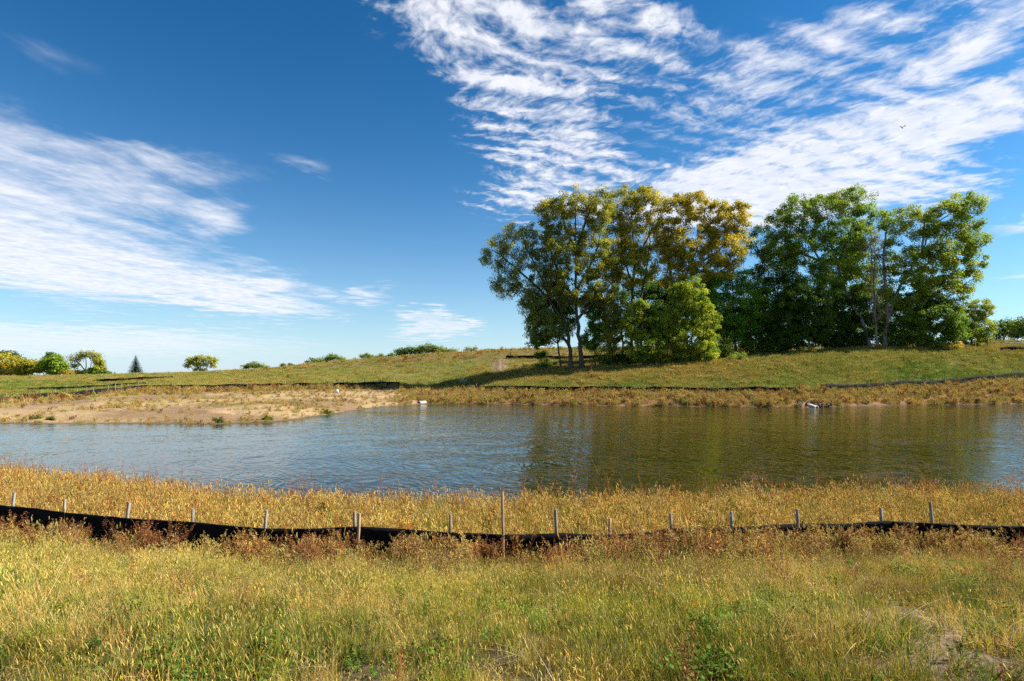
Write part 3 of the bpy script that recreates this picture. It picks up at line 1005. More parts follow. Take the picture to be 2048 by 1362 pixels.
class Skeleton:
    def __init__(self):
        self.p = []; self.par = []; self.fix = []; self.chains = []

    def add(self, p, par, r=0.0):
        self.p.append(np.asarray(p, float)); self.par.append(par); self.fix.append(r)
        return len(self.p) - 1


def tree(name, label, cat, D, limbs, lobes, palette, wts, n_tw=160, n_leaf=14000, leaf=.30, clump_r=.85, seed=1, droop=0.0, r0=.34, bark=None,
         depth=.85, shell=.55, group=None, aspect=.62, bare=0.0):
    """limbs: lists of photo columns/rows at distance D (first one starts at the root); lobes: (col, row, rx, ry[, dY]) crown masses"""
    r = np.random.default_rng(seed)
    if group == GRV: n_leaf = int(n_leaf * 3.0); n_tw = int(n_tw * 1.7); leaf *= .88; clump_r *= .82
    s = D / F
    bx = (limbs[0][0][0] - 1024) * s
    bz = gz_at(bx, D)
    root = np.array([bx, D, bz])
    def W3(px, py, dy=0.0):
        return np.array([(px - 1024) * s, D + dy, EYE - (py - HY) * s])
    sk = Skeleton()
    # main stems
    for li, L in enumerate(limbs):
        pts = [W3(a, b, (r.uniform(-1, 1) * .03 * i * D * .35 if li else 0)) for i, (a, b) in enumerate(L)]
        if li == 0 or len(L[0]) == 2 and L[0][1] > 688 and L is not limbs[0] and abs(L[0][1] - limbs[0][0][1]) < 30:
            pts[0][2] = gz_at(pts[0][0], D) - .15
            pts[0][1] = D
            par = -1
        else:
            q = np.array(sk.p)
            par = int(np.argmin(np.linalg.norm((q - pts[0]) * np.array([1, .3, 1]), axis=1)))
            pts[0] = sk.p[par].copy()
        seg = []
        P0 = np.array(pts)
        # smooth resample
        t = np.linspace(0, 1, len(P0)); m_ = max(4, int(np.linalg.norm(np.diff(P0, axis=0), axis=1).sum() / (2.2 * D * .006)))
        tt = np.linspace(0, 1, m_)
        Q = np.stack([np.interp(tt, t, P0[:, a]) for a in range(3)], -1)
        if m_ > 5:
            k = np.array([.25, .5, .25])
            for _ in range(2):
                Q[1:-1] = .25 * Q[:-2] + .5 * Q[1:-1] + .25 * Q[2:]
            Q[1:-1] += r.normal(0, D * .0009, (m_ - 2, 3))
        rr0 = r0 if li == 0 else r0 * (.62 if par >= 0 else .8)
        last = par
        for i, q in enumerate(Q):
            if i == 0 and par >= 0:
                seg.append(par); continue
            last = sk.add(q, last, rr0 * (1 - .80 * i / (m_ - 1)))
            seg.append(last)
        sk.chains.append((seg, 7, rr0))
    # twig ends inside the crown masses
    lob = [(*l, 0.0)[:5] if len(l) == 4 else l for l in lobes]
    vol = np.array([l[2] * l[3] for l in lob], float)
    cnt = np.maximum(3, (n_tw * vol / vol.sum())).astype(int)
    T = []
    for (cx, cy, rx, ry, dy), c in zip(lob, cnt):
        d = r.normal(0, 1, (c, 3)); d /= np.linalg.norm(d, axis=1, keepdims=True)
        q = r.random(c) ** (1 / 3)
        q = shell * (.55 + .45 * q) + (1 - shell) * q
        q *= r.uniform(.82, 1.12, c)
        e = d * q[:, None] * np.array([rx * s, min(rx, ry * 1.3) * s * depth, ry * s])
        T.append(W3(cx, cy, dy) + e)
    T = np.concatenate(T)
    T = T[T[:, 2] > bz + (.25 if cat == 'tree' else .04)]
    centre = T.mean(0)
    q = np.array(sk.p)
    dmin = np.array([np.linalg.norm(q - t_, axis=1).min() for t_ in T])
    T = T[np.argsort(dmin)]
    for t_ in T:
        q = np.array(sk.p)
        v = t_ - q
        dist = np.linalg.norm(v, axis=1)
        cost = dist * (1 + .6 * np.clip(-v[:, 2] / np.maximum(dist, 1e-6), 0, 1)) + .12 * np.linalg.norm(q - root, axis=1) * 0
        a = int(np.argmin(cost))
        A = sk.p[a]; dd = dist[a]
        if dd < .05: continue
        n_ = 3 if dd < 2.2 * D / 90 else 5
        side = r.normal(0, .07, 3) * dd
        seg = [a]; last = a
        for i in range(1, n_ + 1):
            f = i / n_
            pnt = A + (t_ - A) * f + side * math.sin(math.pi * f) + np.array([0, 0, (-.10 if droop < .3 else .18) * dd * math.sin(math.pi * f)])
            last = sk.add(pnt, last); seg.append(last)
        sk.chains.append((seg, 4, 0))
    # pipe-model thickness
    n = len(sk.p); acc = np.zeros(n); par = np.array(sk.par)
    kids = np.bincount(par[par >= 0], minlength=n)
    tip = .016 * D / 90
    acc[kids == 0] = tip ** 2.2
    for i in range(n - 1, -1, -1):
        if par[i] >= 0: acc[par[i]] += acc[i]
    rad = np.maximum(acc ** (1 / 2.2), 0)
    fix = np.array(sk.fix)
    rad = np.where(fix > 0, np.maximum(fix, np.minimum(rad, fix * 1.3)), np.minimum(rad, .16 * D / 90))
    ch = []
    for seg, sides, rr in sk.chains:
        rs = rad[seg].copy()
        if rr == 0: rs[0] = min(rs[0], rs[1] * 1.25)
        if rr > 0 and sk.par[seg[0]] < 0:
            rs[0] *= 1.45                              # root flare
            if len(rs) > 1: rs[1] *= 1.1
        ch.append((np.array([sk.p[i] for i in seg]) - root, rs, sides))
    e = empty(name, root)
    obj('trunk', tube_mesh(name + '_trunk', ch, bark or BARK), e)
    C = T - root
    if n_leaf:
        sig = clump_r * r.uniform(.6, 1.3, len(C))
        obj('crown', leaf_cloud(name + '_crown', C, sig, n_leaf, leaf, palette, wts, LEAF, centre - root, r, droop, aspect=aspect), e)
    if bare:
        m2 = int(bare)
        k = r.integers(0, len(C), m2)
        st = C[k] + r.normal(0, .35, (m2, 3)); dv = r.normal(0, .5, (m2, 3)) + np.array([0, 0, .1])
        obj('dead_twigs', tube_mesh(name + '_twigs', [(np.stack([a_, a_ + d_ * .5 + r.normal(0, .1, 3), a_ + d_]), [.022, .015, .008], 3) for a_, d_ in zip(st, dv)], BARK_PALE), e)
    for c_ in e.children:
        if c_.name.startswith('dead_twigs'): tag(c_, kind='stuff')
    tag(e, label, cat, group)
    return e


OLIVE = [(.13, .135, .030), (.18, .165, .034), (.085, .105, .026), (.24, .19, .04)]
SILVER = [(.115, .135, .045), (.16, .165, .06), (.085, .105, .035), (.20, .19, .07)]
YOLIVE = [(.21, .18, .030), (.15, .15, .028), (.29, .21, .032), (.10, .115, .024)]
GOLD = [(.235, .185, .028), (.19, .165, .028), (.29, .20, .026), (.14, .14, .026), (.24, .155, .024)]
LIME = [(.165, .195, .028), (.22, .225, .030), (.115, .155, .024), (.08, .12, .02)]
BRIGHT = [(.085, .17, .022), (.12, .20, .026), (.06, .13, .02), (.15, .20, .03)]
MID = [(.092, .145, .024), (.125, .17, .028), (.065, .11, .020), (.17, .18, .032)]
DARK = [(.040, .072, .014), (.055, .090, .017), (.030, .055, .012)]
GRV = 'trees of the grove above the far bank'


def grove():
    tree('cottonwood_tree', 'airy silver-green cottonwood leaning left at the left end of the grove', 'tree', 91,
         [[(1142, 740), (1141, 700), (1134, 655), (1108, 608), (1062, 562), (1015, 522), (985, 500)], [(1108, 608), (1085, 560), (1052, 500), (1042, 462)],
          [(1134, 655), (1115, 600), (1092, 540), (1080, 500)], [(1141, 690), (1110, 650), (1075, 620)]],
         [(993, 500, 36, 36), (1035, 478, 42, 38), (1010, 560, 36, 34), (1058, 545, 46, 46), (1092, 600, 44, 44), (1080, 480, 36, 42), (1060, 610, 28, 34), (1090, 650, 34, 34)],
         SILVER, [4, 3, 3, 1], 250, 13500, .27, .80, 11, .45, .36, group=GRV)
    tree('cottonwood_tree', 'tallest straight-trunked olive cottonwood beside the leaning left one', 'tree', 90.5,
         [[(1164, 738), (1159, 680), (1152, 620), (1152, 560), (1150, 480), (1150, 410)], [(1152, 600), (1112, 540), (1092, 470), (1095, 420)], [(1152, 580), (1188, 520), (1206, 450)],
          [(1152, 640), (1200, 590), (1228, 560)], [(1150, 500), (1122, 440), (1120, 400)], [(1150, 490), (1180, 420), (1190, 395)]],
         [(1105, 425, 34, 42), (1152, 408, 42, 32), (1196, 415, 32, 38), (1125, 490, 52, 50), (1190, 500, 42, 52), (1150, 570, 62, 42), (1208, 585, 28, 24), (1110, 560, 30, 28)],
         OLIVE, [4, 3, 3, 1.4], 300, 21000, .28, .85, 12, .15, .38, group=GRV)
    tree('cottonwood_tree', 'yellow-olive cottonwood with twin dark trunks in the middle of the grove', 'tree', 96,
         [[(1264, 722), (1262, 640), (1264, 570), (1270, 520), (1264, 440), (1258, 392)], [(1286, 722), (1281, 600), (1298, 520), (1300, 420)], [(1264, 570), (1238, 500), (1226, 430)], [(1270, 520), (1300, 470), (1315, 430)]],
         [(1248, 405, 38, 36), (1294, 405, 36, 34), (1228, 465, 28, 46), (1285, 475, 46, 46), (1262, 535, 58, 42), (1226, 530, 28, 32), (1325, 470, 20, 36)],
         YOLIVE, [4, 3, 2.2, 2], 260, 17500, .29, .85, 13, .1, .30, group=GRV)
    tree('cottonwood_tree', 'golden-brown autumn tree rising in the centre of the grove', 'tree', 93,
         [[(1352, 718), (1350, 620), (1345, 570), (1336, 520), (1338, 440)], [(1348, 600), (1375, 540), (1400, 470), (1402, 410)], [(1375, 540), (1430, 510), (1480, 445)], [(1350, 590), (1420, 560), (1490, 505)],
          [(1400, 470), (1435, 430), (1445, 405)]],
         [(1350, 425, 34, 36), (1393, 412, 36, 32), (1432, 440, 34, 38), (1474, 440, 28, 40), (1375, 485, 58, 42), (1450, 495, 50, 38), (1345, 510, 32, 36), (1415, 535, 58, 24), (1345, 560, 30, 22)],
         GOLD, [4, 3, 2, 2, 1], 300, 20500, .29, .82, 14, .1, .32, group=GRV)
    tree('boxelder_tree', 'rounded yellow-green boxelder in front of the grove, the taller of two', 'tree', 88,
         [[(1385, 724), (1385, 680), (1383, 610)], [(1385, 700), (1362, 640)], [(1385, 690), (1414, 635)]],
         [(1385, 592, 34, 34), (1358, 632, 30, 40), (1412, 640, 28, 44), (1385, 675, 48, 38), (1360, 590, 22, 24), (1405, 700, 34, 22), (1372, 706, 30, 16)],
         LIME, [4, 3, 3, 2], 220, 15500, .26, .65, 15, .1, .16, group=GRV)
    tree('boxelder_tree', 'short yellow-green boxelder sapling left of the rounded boxelder', 'tree', 87.5,
         [[(1290, 728), (1290, 690), (1284, 630)], [(1290, 700), (1315, 655), (1335, 640)], [(1290, 700), (1262, 660)]],
         [(1283, 622, 26, 28), (1258, 652, 22, 28), (1310, 645, 28, 28), (1290, 690, 46, 28), (1338, 672, 22, 22), (1300, 712, 34, 14)],
         LIME, [3, 2, 4, 3], 170, 11000, .26, .6, 16, .1, .13, group=GRV)
    tree('elm_tree', 'bright green leafy elm between golden tree and right cottonwoods', 'tree', 97,
         [[(1470, 716), (1470, 640), (1466, 580), (1460, 548)], [(1470, 640), (1432, 590)], [(1470, 620), (1508, 580)]],
         [(1455, 558, 44, 24), (1420, 585, 36, 34), (1498, 590, 42, 34), (1450, 625, 60, 40), (1510, 640, 40, 40), (1470, 680, 50, 28)],
         BRIGHT, [4, 3, 3, 1.5], 260, 18000, .29, .8, 17, 0, .24, group=GRV)
    tree('mulberry_tree', 'dark green low tree under the leaning cottonwood', 'tree', 93,
         [[(1122, 738), (1118, 690), (1098, 630)], [(1118, 690), (1080, 660)], [(1118, 680), (1132, 640)]],
         [(1092, 622, 42, 34), (1075, 660, 28, 28), (1118, 650, 36, 32), (1078, 690, 20, 22), (1125, 610, 30, 26)],
         MID, [4, 2, 4, 1], 150, 9500, .28, .7, 18, .1, .16, group=GRV)
    tree('mulberry_tree', 'fresh green young tree just right of the tall straight trunk', 'tree', 94,
         [[(1192, 738), (1190, 690), (1186, 620)], [(1190, 680), (1202, 640)]],
         [(1185, 612, 26, 28), (1198, 650, 24, 30), (1184, 680, 22, 22)],
         BRIGHT, [3, 3, 2, 2], 100, 6500, .27, .65, 19, 0, .11, group=GRV)
    tree('ash_sapling', 'thin brownish sapling between straight cottonwood and short boxelder', 'tree', 90,
         [[(1224, 734), (1222, 690), (1218, 630), (1224, 590)], [(1222, 680), (1236, 640)]],
         [(1222, 625, 18, 40), (1222, 680, 20, 30)], OLIVE, [2, 2, 3, 1], 90, 3600, .22, .6, 20, .2, .09, group=GRV, bare=160)
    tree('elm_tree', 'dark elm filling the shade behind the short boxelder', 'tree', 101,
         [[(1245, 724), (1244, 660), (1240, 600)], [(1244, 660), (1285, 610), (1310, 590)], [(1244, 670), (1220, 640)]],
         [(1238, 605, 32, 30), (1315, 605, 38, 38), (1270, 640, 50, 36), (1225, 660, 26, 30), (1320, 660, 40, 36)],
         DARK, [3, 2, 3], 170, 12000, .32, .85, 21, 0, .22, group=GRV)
    tree('cottonwood_tree', 'big green cottonwood with long left-leaning bare limbs', 'tree', 96,
         [[(1742, 696), (1733, 660), (1714, 625), (1690, 580), (1672, 530), (1657, 470), (1652, 420)], [(1690, 580), (1645, 520), (1605, 460), (1575, 430)], [(1672, 530), (1700, 460), (1708, 400)], [(1645, 520), (1590, 500), (1555, 470)]],
         [(1595, 425, 40, 32), (1555, 450, 28, 28), (1648, 418, 46, 34), (1702, 398, 38, 26), (1730, 430, 26, 32), (1690, 465, 52, 42), (1620, 495, 58, 46), (1568, 505, 36, 42), (1680, 535, 44, 36), (1640, 565, 48, 38), (1738, 490, 26, 40, 5), (1735, 550, 30, 40, 5)],
         MID, [4, 4, 2, 2], 340, 24000, .31, .9, 22, .1, .36, BARK_PALE, group=GRV)
    tree('cottonwood_tree', 'wide-spreading cottonwood reaching far right over the smaller trees', 'tree', 95,
         [[(1768, 696), (1776, 640), (1770, 560), (1766, 490), (1782, 440)], [(1776, 640), (1802, 560), (1842, 500), (1890, 440), (1932, 405)], [(1802, 560), (1870, 520), (1935, 490)], [(1774, 625), (1838, 580), (1900, 562)], [(1842, 500), (1850, 455), (1842, 430)]],
         [(1930, 408, 36, 28), (1888, 432, 42, 32), (1950, 465, 28, 34), (1838, 445, 48, 32), (1795, 440, 36, 32), (1900, 490, 52, 38), (1950, 525, 24, 32), (1860, 535, 58, 42), (1800, 515, 46, 46), (1810, 585, 54, 38), (1890, 585, 48, 32), (1920, 560, 34, 26), (1762, 470, 26, 40, 5), (1765, 550, 28, 46, 5)],
         [(.115, .155, .024), (.165, .185, .030), (.075, .115, .020), (.22, .21, .034)], [4, 3, 2, 1.6], 360, 24000, .31, .9, 23, .12, .38, BARK_PALE, group=GRV)
    tree('dead_tree', 'pale dead trunk wrapped in dry vines among the right cottonwoods', 'tree', 93.2,
         [[(1754, 698), (1750, 640), (1748, 560), (1742, 500), (1740, 455)], [(1748, 560), (1756, 520), (1760, 480)], [(1750, 620), (1738, 580), (1732, 550)]],
         [(1743, 490, 20, 38), (1750, 560, 16, 40), (1752, 620, 14, 30)], [(.26, .20, .15), (.20, .15, .10)], [1, 1], 110, 2600, .16, .55, 24, .5, .19, BARK_PALE, group=GRV, bare=520, aspect=.2)
    tree('elm_tree', 'sparse dark tree with see-through crown left of the big green cottonwood', 'tree', 99,
         [[(1545, 712), (1540, 640), (1530, 560), (1521, 490)], [(1540, 640), (1560, 560), (1574, 500)], [(1535, 600), (1510, 540)]],
         [(1522, 485, 26, 32), (1550, 530, 40, 42), (1518, 565, 30, 36), (1572, 570, 30, 36), (1540, 625, 44, 40)],
         DARK, [3, 4, 2], 190, 9000, .30, .85, 25, .1, .2, group=GRV, bare=240)
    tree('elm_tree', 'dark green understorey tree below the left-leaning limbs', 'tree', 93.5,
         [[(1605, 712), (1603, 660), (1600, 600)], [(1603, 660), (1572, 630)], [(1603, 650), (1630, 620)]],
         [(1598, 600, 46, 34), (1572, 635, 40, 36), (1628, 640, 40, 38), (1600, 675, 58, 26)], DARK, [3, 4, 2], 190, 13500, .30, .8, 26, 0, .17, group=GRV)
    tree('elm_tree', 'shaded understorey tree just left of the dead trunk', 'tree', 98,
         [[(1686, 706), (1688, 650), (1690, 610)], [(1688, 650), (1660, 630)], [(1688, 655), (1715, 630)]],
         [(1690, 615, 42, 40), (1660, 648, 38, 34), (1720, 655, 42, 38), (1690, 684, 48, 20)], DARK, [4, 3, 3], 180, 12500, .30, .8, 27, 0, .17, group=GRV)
    tree('elm_tree', 'leafy green tree below the right-reaching cottonwood limbs', 'tree', 94.5,
         [[(1850, 702), (1850, 660), (1845, 620)], [(1850, 665), (1885, 635)], [(1850, 668), (1815, 645)]],
         [(1838, 618, 46, 34), (1880, 632, 42, 36), (1815, 655, 40, 32), (1868, 672, 56, 22), (1905, 655, 30, 28)], [(.075, .125, .020), (.11, .15, .026), (.05, .09, .016)], [4, 3, 3], 210, 15000, .28, .75, 28, 0, .16, group=GRV)
    tree('willow_tree', 'yellow-green wind-swept tree at the right end of the grove', 'tree', 99,
         [[(1942, 702), (1944, 670), (1955, 630)], [(1944, 670), (1930, 640)]],
         [(1958, 618, 26, 22), (1934, 630, 26, 28), (1950, 655, 30, 22), (1974, 640, 14, 34), (1930, 665, 26, 20), (1955, 678, 28, 16), (1915, 640, 22, 26)], [(.13, .16, .026), (.19, .20, .03), (.09, .12, .02), (.26, .23, .03)], [4, 3, 3, 1], 140, 8500, .24, .6, 29, .2, .13, group=GRV)
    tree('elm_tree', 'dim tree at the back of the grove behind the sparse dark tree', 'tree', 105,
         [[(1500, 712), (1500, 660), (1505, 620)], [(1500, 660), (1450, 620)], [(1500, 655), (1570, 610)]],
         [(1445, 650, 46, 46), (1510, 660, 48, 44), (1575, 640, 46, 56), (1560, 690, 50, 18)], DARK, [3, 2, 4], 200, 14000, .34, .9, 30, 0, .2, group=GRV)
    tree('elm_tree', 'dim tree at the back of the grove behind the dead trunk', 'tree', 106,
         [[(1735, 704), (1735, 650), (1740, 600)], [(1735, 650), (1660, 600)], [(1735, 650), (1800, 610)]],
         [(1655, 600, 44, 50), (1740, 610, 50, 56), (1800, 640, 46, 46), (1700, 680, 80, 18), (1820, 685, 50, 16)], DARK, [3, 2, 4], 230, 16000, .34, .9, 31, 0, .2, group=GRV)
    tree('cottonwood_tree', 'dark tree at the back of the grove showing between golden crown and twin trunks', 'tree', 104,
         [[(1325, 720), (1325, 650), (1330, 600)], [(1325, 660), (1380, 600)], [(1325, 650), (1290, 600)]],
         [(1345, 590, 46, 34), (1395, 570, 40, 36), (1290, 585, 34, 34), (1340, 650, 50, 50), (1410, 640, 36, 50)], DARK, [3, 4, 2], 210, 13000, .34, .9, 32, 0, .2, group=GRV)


def bush(name, label, px, D, w_, h_, palette, wts, seed, n_leaf=1500, leaf=.16, cat='shrub', group=None):
    x, y, z = at_px(px, D)
    row = HY - (z - EYE) / D * F
    s = F / D
    return tree(name, label, cat, D, [[(px, row), (px + 1, row - h_ * s * .6)], [(px, row - h_ * s * .15), (px + w_ * s * .3, row - h_ * s * .6)], [(px, row - h_ * s * .15), (px - w_ * s * .3, row - h_ * s * .6)]],
                [(px, row - h_ * s * .52, w_ * s * .40, h_ * s * .46), (px - w_ * s * .26, row - h_ * s * .30, w_ * s * .28, h_ * s * .34), (px + w_ * s * .26, row - h_ * s * .28, w_ * s * .28, h_ * s * .32), (px, row - h_ * s * .2, w_ * s * .5, h_ * s * .2)],
                palette, wts, 46, n_leaf, leaf, min(w_, h_) * .22, seed, 0, .035, group=group, depth=1.0)


def far_trees():
    H = 'trees along the left skyline'
    t = tree
    t('maple_tree', 'large golden-yellow tree cut by the left picture edge on the skyline', 'tree', 225, [[(12, 752), (12, 735), (10, 718)], [(12, 738), (-20, 722)], [(12, 738), (35, 726)]],
      [(8, 722, 30, 15), (-32, 722, 34, 20), (34, 732, 26, 16), (10, 740, 44, 10)], [(.22, .18, .03), (.16, .155, .03), (.28, .20, .03), (.10, .115, .025)], [4, 4, 2, 2], 200, 7000, .75, 1.5, 41, 0, .4, group=H)
    t('pine_tree', 'dark blue-green tree top behind the golden-yellow skyline tree', 'tree', 250, [[(16, 752), (16, 728), (16, 706)], [(16, 728), (30, 712)]],
      [(10, 711, 10, 9), (26, 712, 10, 9), (40, 718, 10, 7)], [(.05, .075, .03), (.07, .09, .035)], [1, 1], 60, 1800, .7, 1.2, 42, 0, .3, group=H)
    t('maple_tree', 'smaller orange-yellow tree left of the green skyline tree', 'tree', 218, [[(62, 752), (62, 738), (60, 725)], [(62, 740), (80, 734)]],
      [(58, 726, 20, 10), (66, 737, 24, 11), (44, 742, 20, 9)], [(.21, .175, .03), (.16, .16, .03), (.26, .19, .03), (.09, .11, .025)], [4, 4, 2, 2.5], 110, 4200, .7, 1.3, 43, 0, .3, group=H)
    t('maple_tree', 'dense green round tree left of the bare grey willow on the skyline', 'tree', 215, [[(107, 752), (107, 738), (106, 715)], [(107, 738), (120, 722)], [(107, 738), (92, 726)]],
      [(108, 722, 19, 14), (94, 732, 14, 12), (120, 732, 13, 14), (106, 743, 24, 8)], [(.10, .15, .025), (.15, .19, .03), (.06, .10, .02), (.20, .20, .03)], [4, 3, 3, 1], 150, 5200, .7, 1.3, 44, 0, .35, group=H)
    t('pine_tree', 'dark pine top showing behind the dense green skyline tree', 'tree', 245, [[(101, 752), (101, 725), (101, 704)]],
      [(101, 708, 4, 5), (100, 714, 7, 5), (94, 720, 8, 5)], [(.05, .075, .035), (.065, .085, .04)], [1, 1], 50, 1300, .65, 1.0, 45, 0, .3, group=H)
    t('shrub', 'small orange bush at the foot of the green skyline tree', 'shrub', 212, [[(138, 752), (138, 746), (138, 743)]], [(139, 746, 8, 4), (130, 744, 8, 5)], [(.20, .14, .025), (.15, .12, .025)], [2, 1], 26, 700, .55, .8, 46, 0, .08)
    t('willow_tree', 'half-bare grey willow with fan of thin limbs on the skyline', 'tree', 220,
      [[(170, 752), (168, 738), (160, 728), (150, 718)], [(168, 738), (170, 722), (168, 712)], [(170, 742), (178, 728), (182, 712)], [(178, 728), (192, 716)], [(160, 728), (146, 722)]],
      [(148, 717, 9, 7), (163, 709, 9, 6), (180, 708, 10, 6), (194, 713, 9, 7), (150, 730, 7, 5), (198, 720, 6, 6)], [(.17, .175, .08), (.22, .20, .10), (.13, .14, .06)], [3, 2, 2], 150, 2300, .55, 1.2, 47, .1, .28, BARK_PALE, group=H)
    t('maple_tree', 'small yellow-green tree leaning out right of the bare grey willow', 'tree', 216, [[(190, 752), (192, 742), (198, 730)]], [(196, 724, 9, 8), (200, 735, 10, 7), (188, 741, 10, 5)],
      [(.20, .19, .03), (.13, .14, .025), (.27, .22, .03)], [3, 3, 1], 60, 1900, .6, 1.0, 48, 0, .16, group=H)
    t('shrub', 'dark green hedge clump below the small yellow-green tree', 'shrub', 214, [[(185, 752), (185, 746), (184, 743)]], [(180, 745, 18, 5), (205, 745, 14, 4), (217, 747, 8, 3)], [(.07, .11, .02), (.11, .14, .03), (.05, .08, .02)], [3, 2, 2], 60, 2000, .55, .9, 49, 0, .08)
    t('shrub', 'brownish hedge clump below the bare grey willow', 'shrub', 216, [[(155, 752), (155, 747), (155, 744)]], [(152, 745, 14, 4), (166, 746, 8, 4)], [(.11, .10, .035), (.14, .11, .045), (.08, .085, .03)], [3, 2, 2], 40, 1200, .5, .8, 50, 0, .08)
    t('maple_tree', 'flat-topped yellow-green tree standing alone on the left ridge', 'tree', 200, [[(400, 746), (400, 740), (392, 730), (384, 722)], [(400, 740), (404, 726), (405, 718)], [(402, 740), (414, 730), (424, 722)], [(396, 738), (378, 733)]],
      [(384, 722, 14, 7), (405, 716, 17, 5), (424, 720, 11, 8), (400, 727, 16, 6), (375, 731, 7, 4), (428, 731, 6, 4), (400, 739, 13, 4)], [(.21, .20, .04), (.15, .165, .035), (.28, .23, .045), (.10, .12, .03)], [3, 3, 2, 2], 150, 3300, .5, .95, 51, .05, .26, BARK_PALE, group=H)
    t('shrub', 'low grey-green bush on the left ridge right of the flat-topped tree', 'shrub', 195, [[(510, 742), (510, 736), (509, 731)]], [(510, 731, 18, 6), (494, 734, 12, 4), (527, 734, 12, 4)], [(.10, .125, .035), (.14, .16, .045), (.07, .09, .025)], [3, 2, 2], 70, 2100, .42, .9, 52, 0, .08)
    t('shrub', 'tiny dark bush on the ridge, left of a pair', 'shrub', 205, [[(566, 738), (566, 734), (566, 732)]], [(566, 731, 6, 2.5)], [(.06, .08, .025), (.09, .11, .03)], [1, 1], 18, 350, .4, .6, 53, 0, .06)
    t('shrub', 'tiny dark bush on the ridge, right of a pair', 'shrub', 205, [[(582, 738), (582, 733), (582, 731)]], [(582, 730, 7, 2.5)], [(.06, .08, .025), (.09, .11, .03)], [1, 1], 18, 380, .4, .6, 54, 0, .06)
    t('maple_tree', 'green tree of ragged outline left of the ridge hedgerow', 'tree', 195, [[(660, 730), (660, 722), (664, 712)], [(660, 724), (648, 719)]], [(663, 714, 11, 6), (650, 720, 16, 5), (680, 719, 12, 5)], [(.10, .14, .03), (.14, .17, .035), (.07, .10, .025)], [3, 2, 2], 70, 1900, .42, .85, 55, 0, .12, group=H)
    t('shrub', 'low dark bush beside the ragged green ridge tree', 'shrub', 192, [[(622, 733), (622, 727), (622, 723)]], [(625, 723, 9, 5), (616, 726, 5, 4), (638, 724, 9, 4)], [(.08, .11, .03), (.11, .14, .035)], [2, 1], 40, 1100, .4, .75, 56, 0, .07)
    t('shrub', 'broad low bush on the ridge left of the dark hedgerow', 'shrub', 188, [[(735, 722), (735, 716), (735, 712)]], [(733, 712, 13, 5), (748, 714, 9, 3)], [(.10, .13, .03), (.13, .16, .035)], [2, 1], 40, 1000, .4, .7, 57, 0, .07)
    t('shrub', 'small round bush touching the left end of the dark hedgerow', 'shrub', 188, [[(765, 720), (765, 715), (765, 712)]], [(764, 712, 8, 4), (782, 711, 8, 4)], [(.09, .12, .03), (.12, .15, .035)], [2, 1], 36, 900, .4, .7, 58, 0, .07)
    t('elm_tree', 'darkest leftmost tree of the hedgerow on the upper ridge', 'tree', 190, [[(815, 720), (815, 708), (812, 700)], [(815, 710), (828, 702)]], [(812, 702, 22, 8), (800, 707, 14, 6), (832, 703, 14, 8)], [(.06, .095, .022), (.085, .12, .028), (.045, .07, .018)], [3, 2, 2], 90, 2800, .45, .95, 59, 0, .12, group=H)
    t('elm_tree', 'tallest middle tree of the hedgerow on the upper ridge', 'tree', 188, [[(858, 716), (858, 704), (857, 696)], [(858, 706), (872, 700)]], [(857, 697, 20, 8), (845, 702, 14, 8), (874, 700, 14, 8)], [(.085, .115, .028), (.12, .145, .035), (.06, .085, .022)], [3, 2, 2], 90, 2800, .45, .95, 60, 0, .12, group=H)
    t('elm_tree', 'paler rightmost tree of the hedgerow on the upper ridge', 'tree', 186, [[(898, 714), (898, 706), (899, 700)]], [(898, 703, 16, 5), (886, 704, 12, 6)], [(.12, .14, .035), (.16, .17, .045), (.09, .105, .03)], [3, 2, 2], 60, 1600, .42, .8, 61, 0, .1, group=H)
    t('shrub', 'pale sprouting bush alone on the ridge right of the hedgerow', 'shrub', 176, [[(941, 710), (941, 704), (942, 698)], [(941, 705), (932, 700)]], [(945, 698, 10, 5), (932, 699, 6, 4)], [(.15, .155, .05), (.11, .125, .04)], [2, 1], 40, 620, .35, .6, 62, 0, .06)
    t('shrub', 'low dark hump of bushes on the skyline near the grove', 'shrub', 175, [[(978, 708), (978, 704), (979, 702)]], [(978, 702, 14, 2.6)], [(.08, .10, .03), (.11, .13, .035)], [2, 1], 30, 600, .35, .6, 63, 0, .06)
    R_ = 'distant trees at the right edge'
    t('elm_tree', 'dark distant tree seen just right of the grove', 'tree', 158, [[(2008, 692), (2008, 670), (2006, 650)], [(2008, 672), (2022, 656)]], [(2006, 655, 16, 16), (2024, 660, 16, 18), (1992, 672, 10, 12)], [(.055, .09, .02), (.085, .12, .026)], [2, 1], 120, 4000, .42, .9, 64, 0, .2, group=R_)
    t('elm_tree', 'distant green tree cut by the right picture edge', 'tree', 150, [[(2052, 690), (2052, 668), (2052, 646)], [(2052, 670), (2038, 655)]], [(2050, 650, 20, 16), (2036, 662, 16, 18), (2068, 660, 22, 22)], [(.075, .11, .022), (.11, .14, .03), (.05, .08, .02)], [3, 2, 2], 130, 4600, .42, .9, 65, 0, .2, group=R_)
    G2 = [(.075, .11, .022), (.11, .14, .028), (.05, .08, .018)]
    bush('shrub', 'dark leafy shrub at the foot of the thin brownish sapling', 1212, 92.5, 4.2, 3.6, G2, [3, 2, 3], 81, 3200, .2)
    bush('shrub', 'dark shrub filling the base between short boxelder and sapling', 1252, 93, 4.6, 4.0, G2, [3, 2, 3], 82, 3400, .2)
    bush('shrub', 'green shrub closing the gap between the two boxelders', 1338, 90, 4.2, 3.4, G2, [2, 3, 2], 83, 3200, .2)
    bush('shrub', 'leafy shrub at the right foot of the taller boxelder', 1440, 91.5, 5.0, 4.2, G2, [2, 3, 2], 84, 3600, .2)
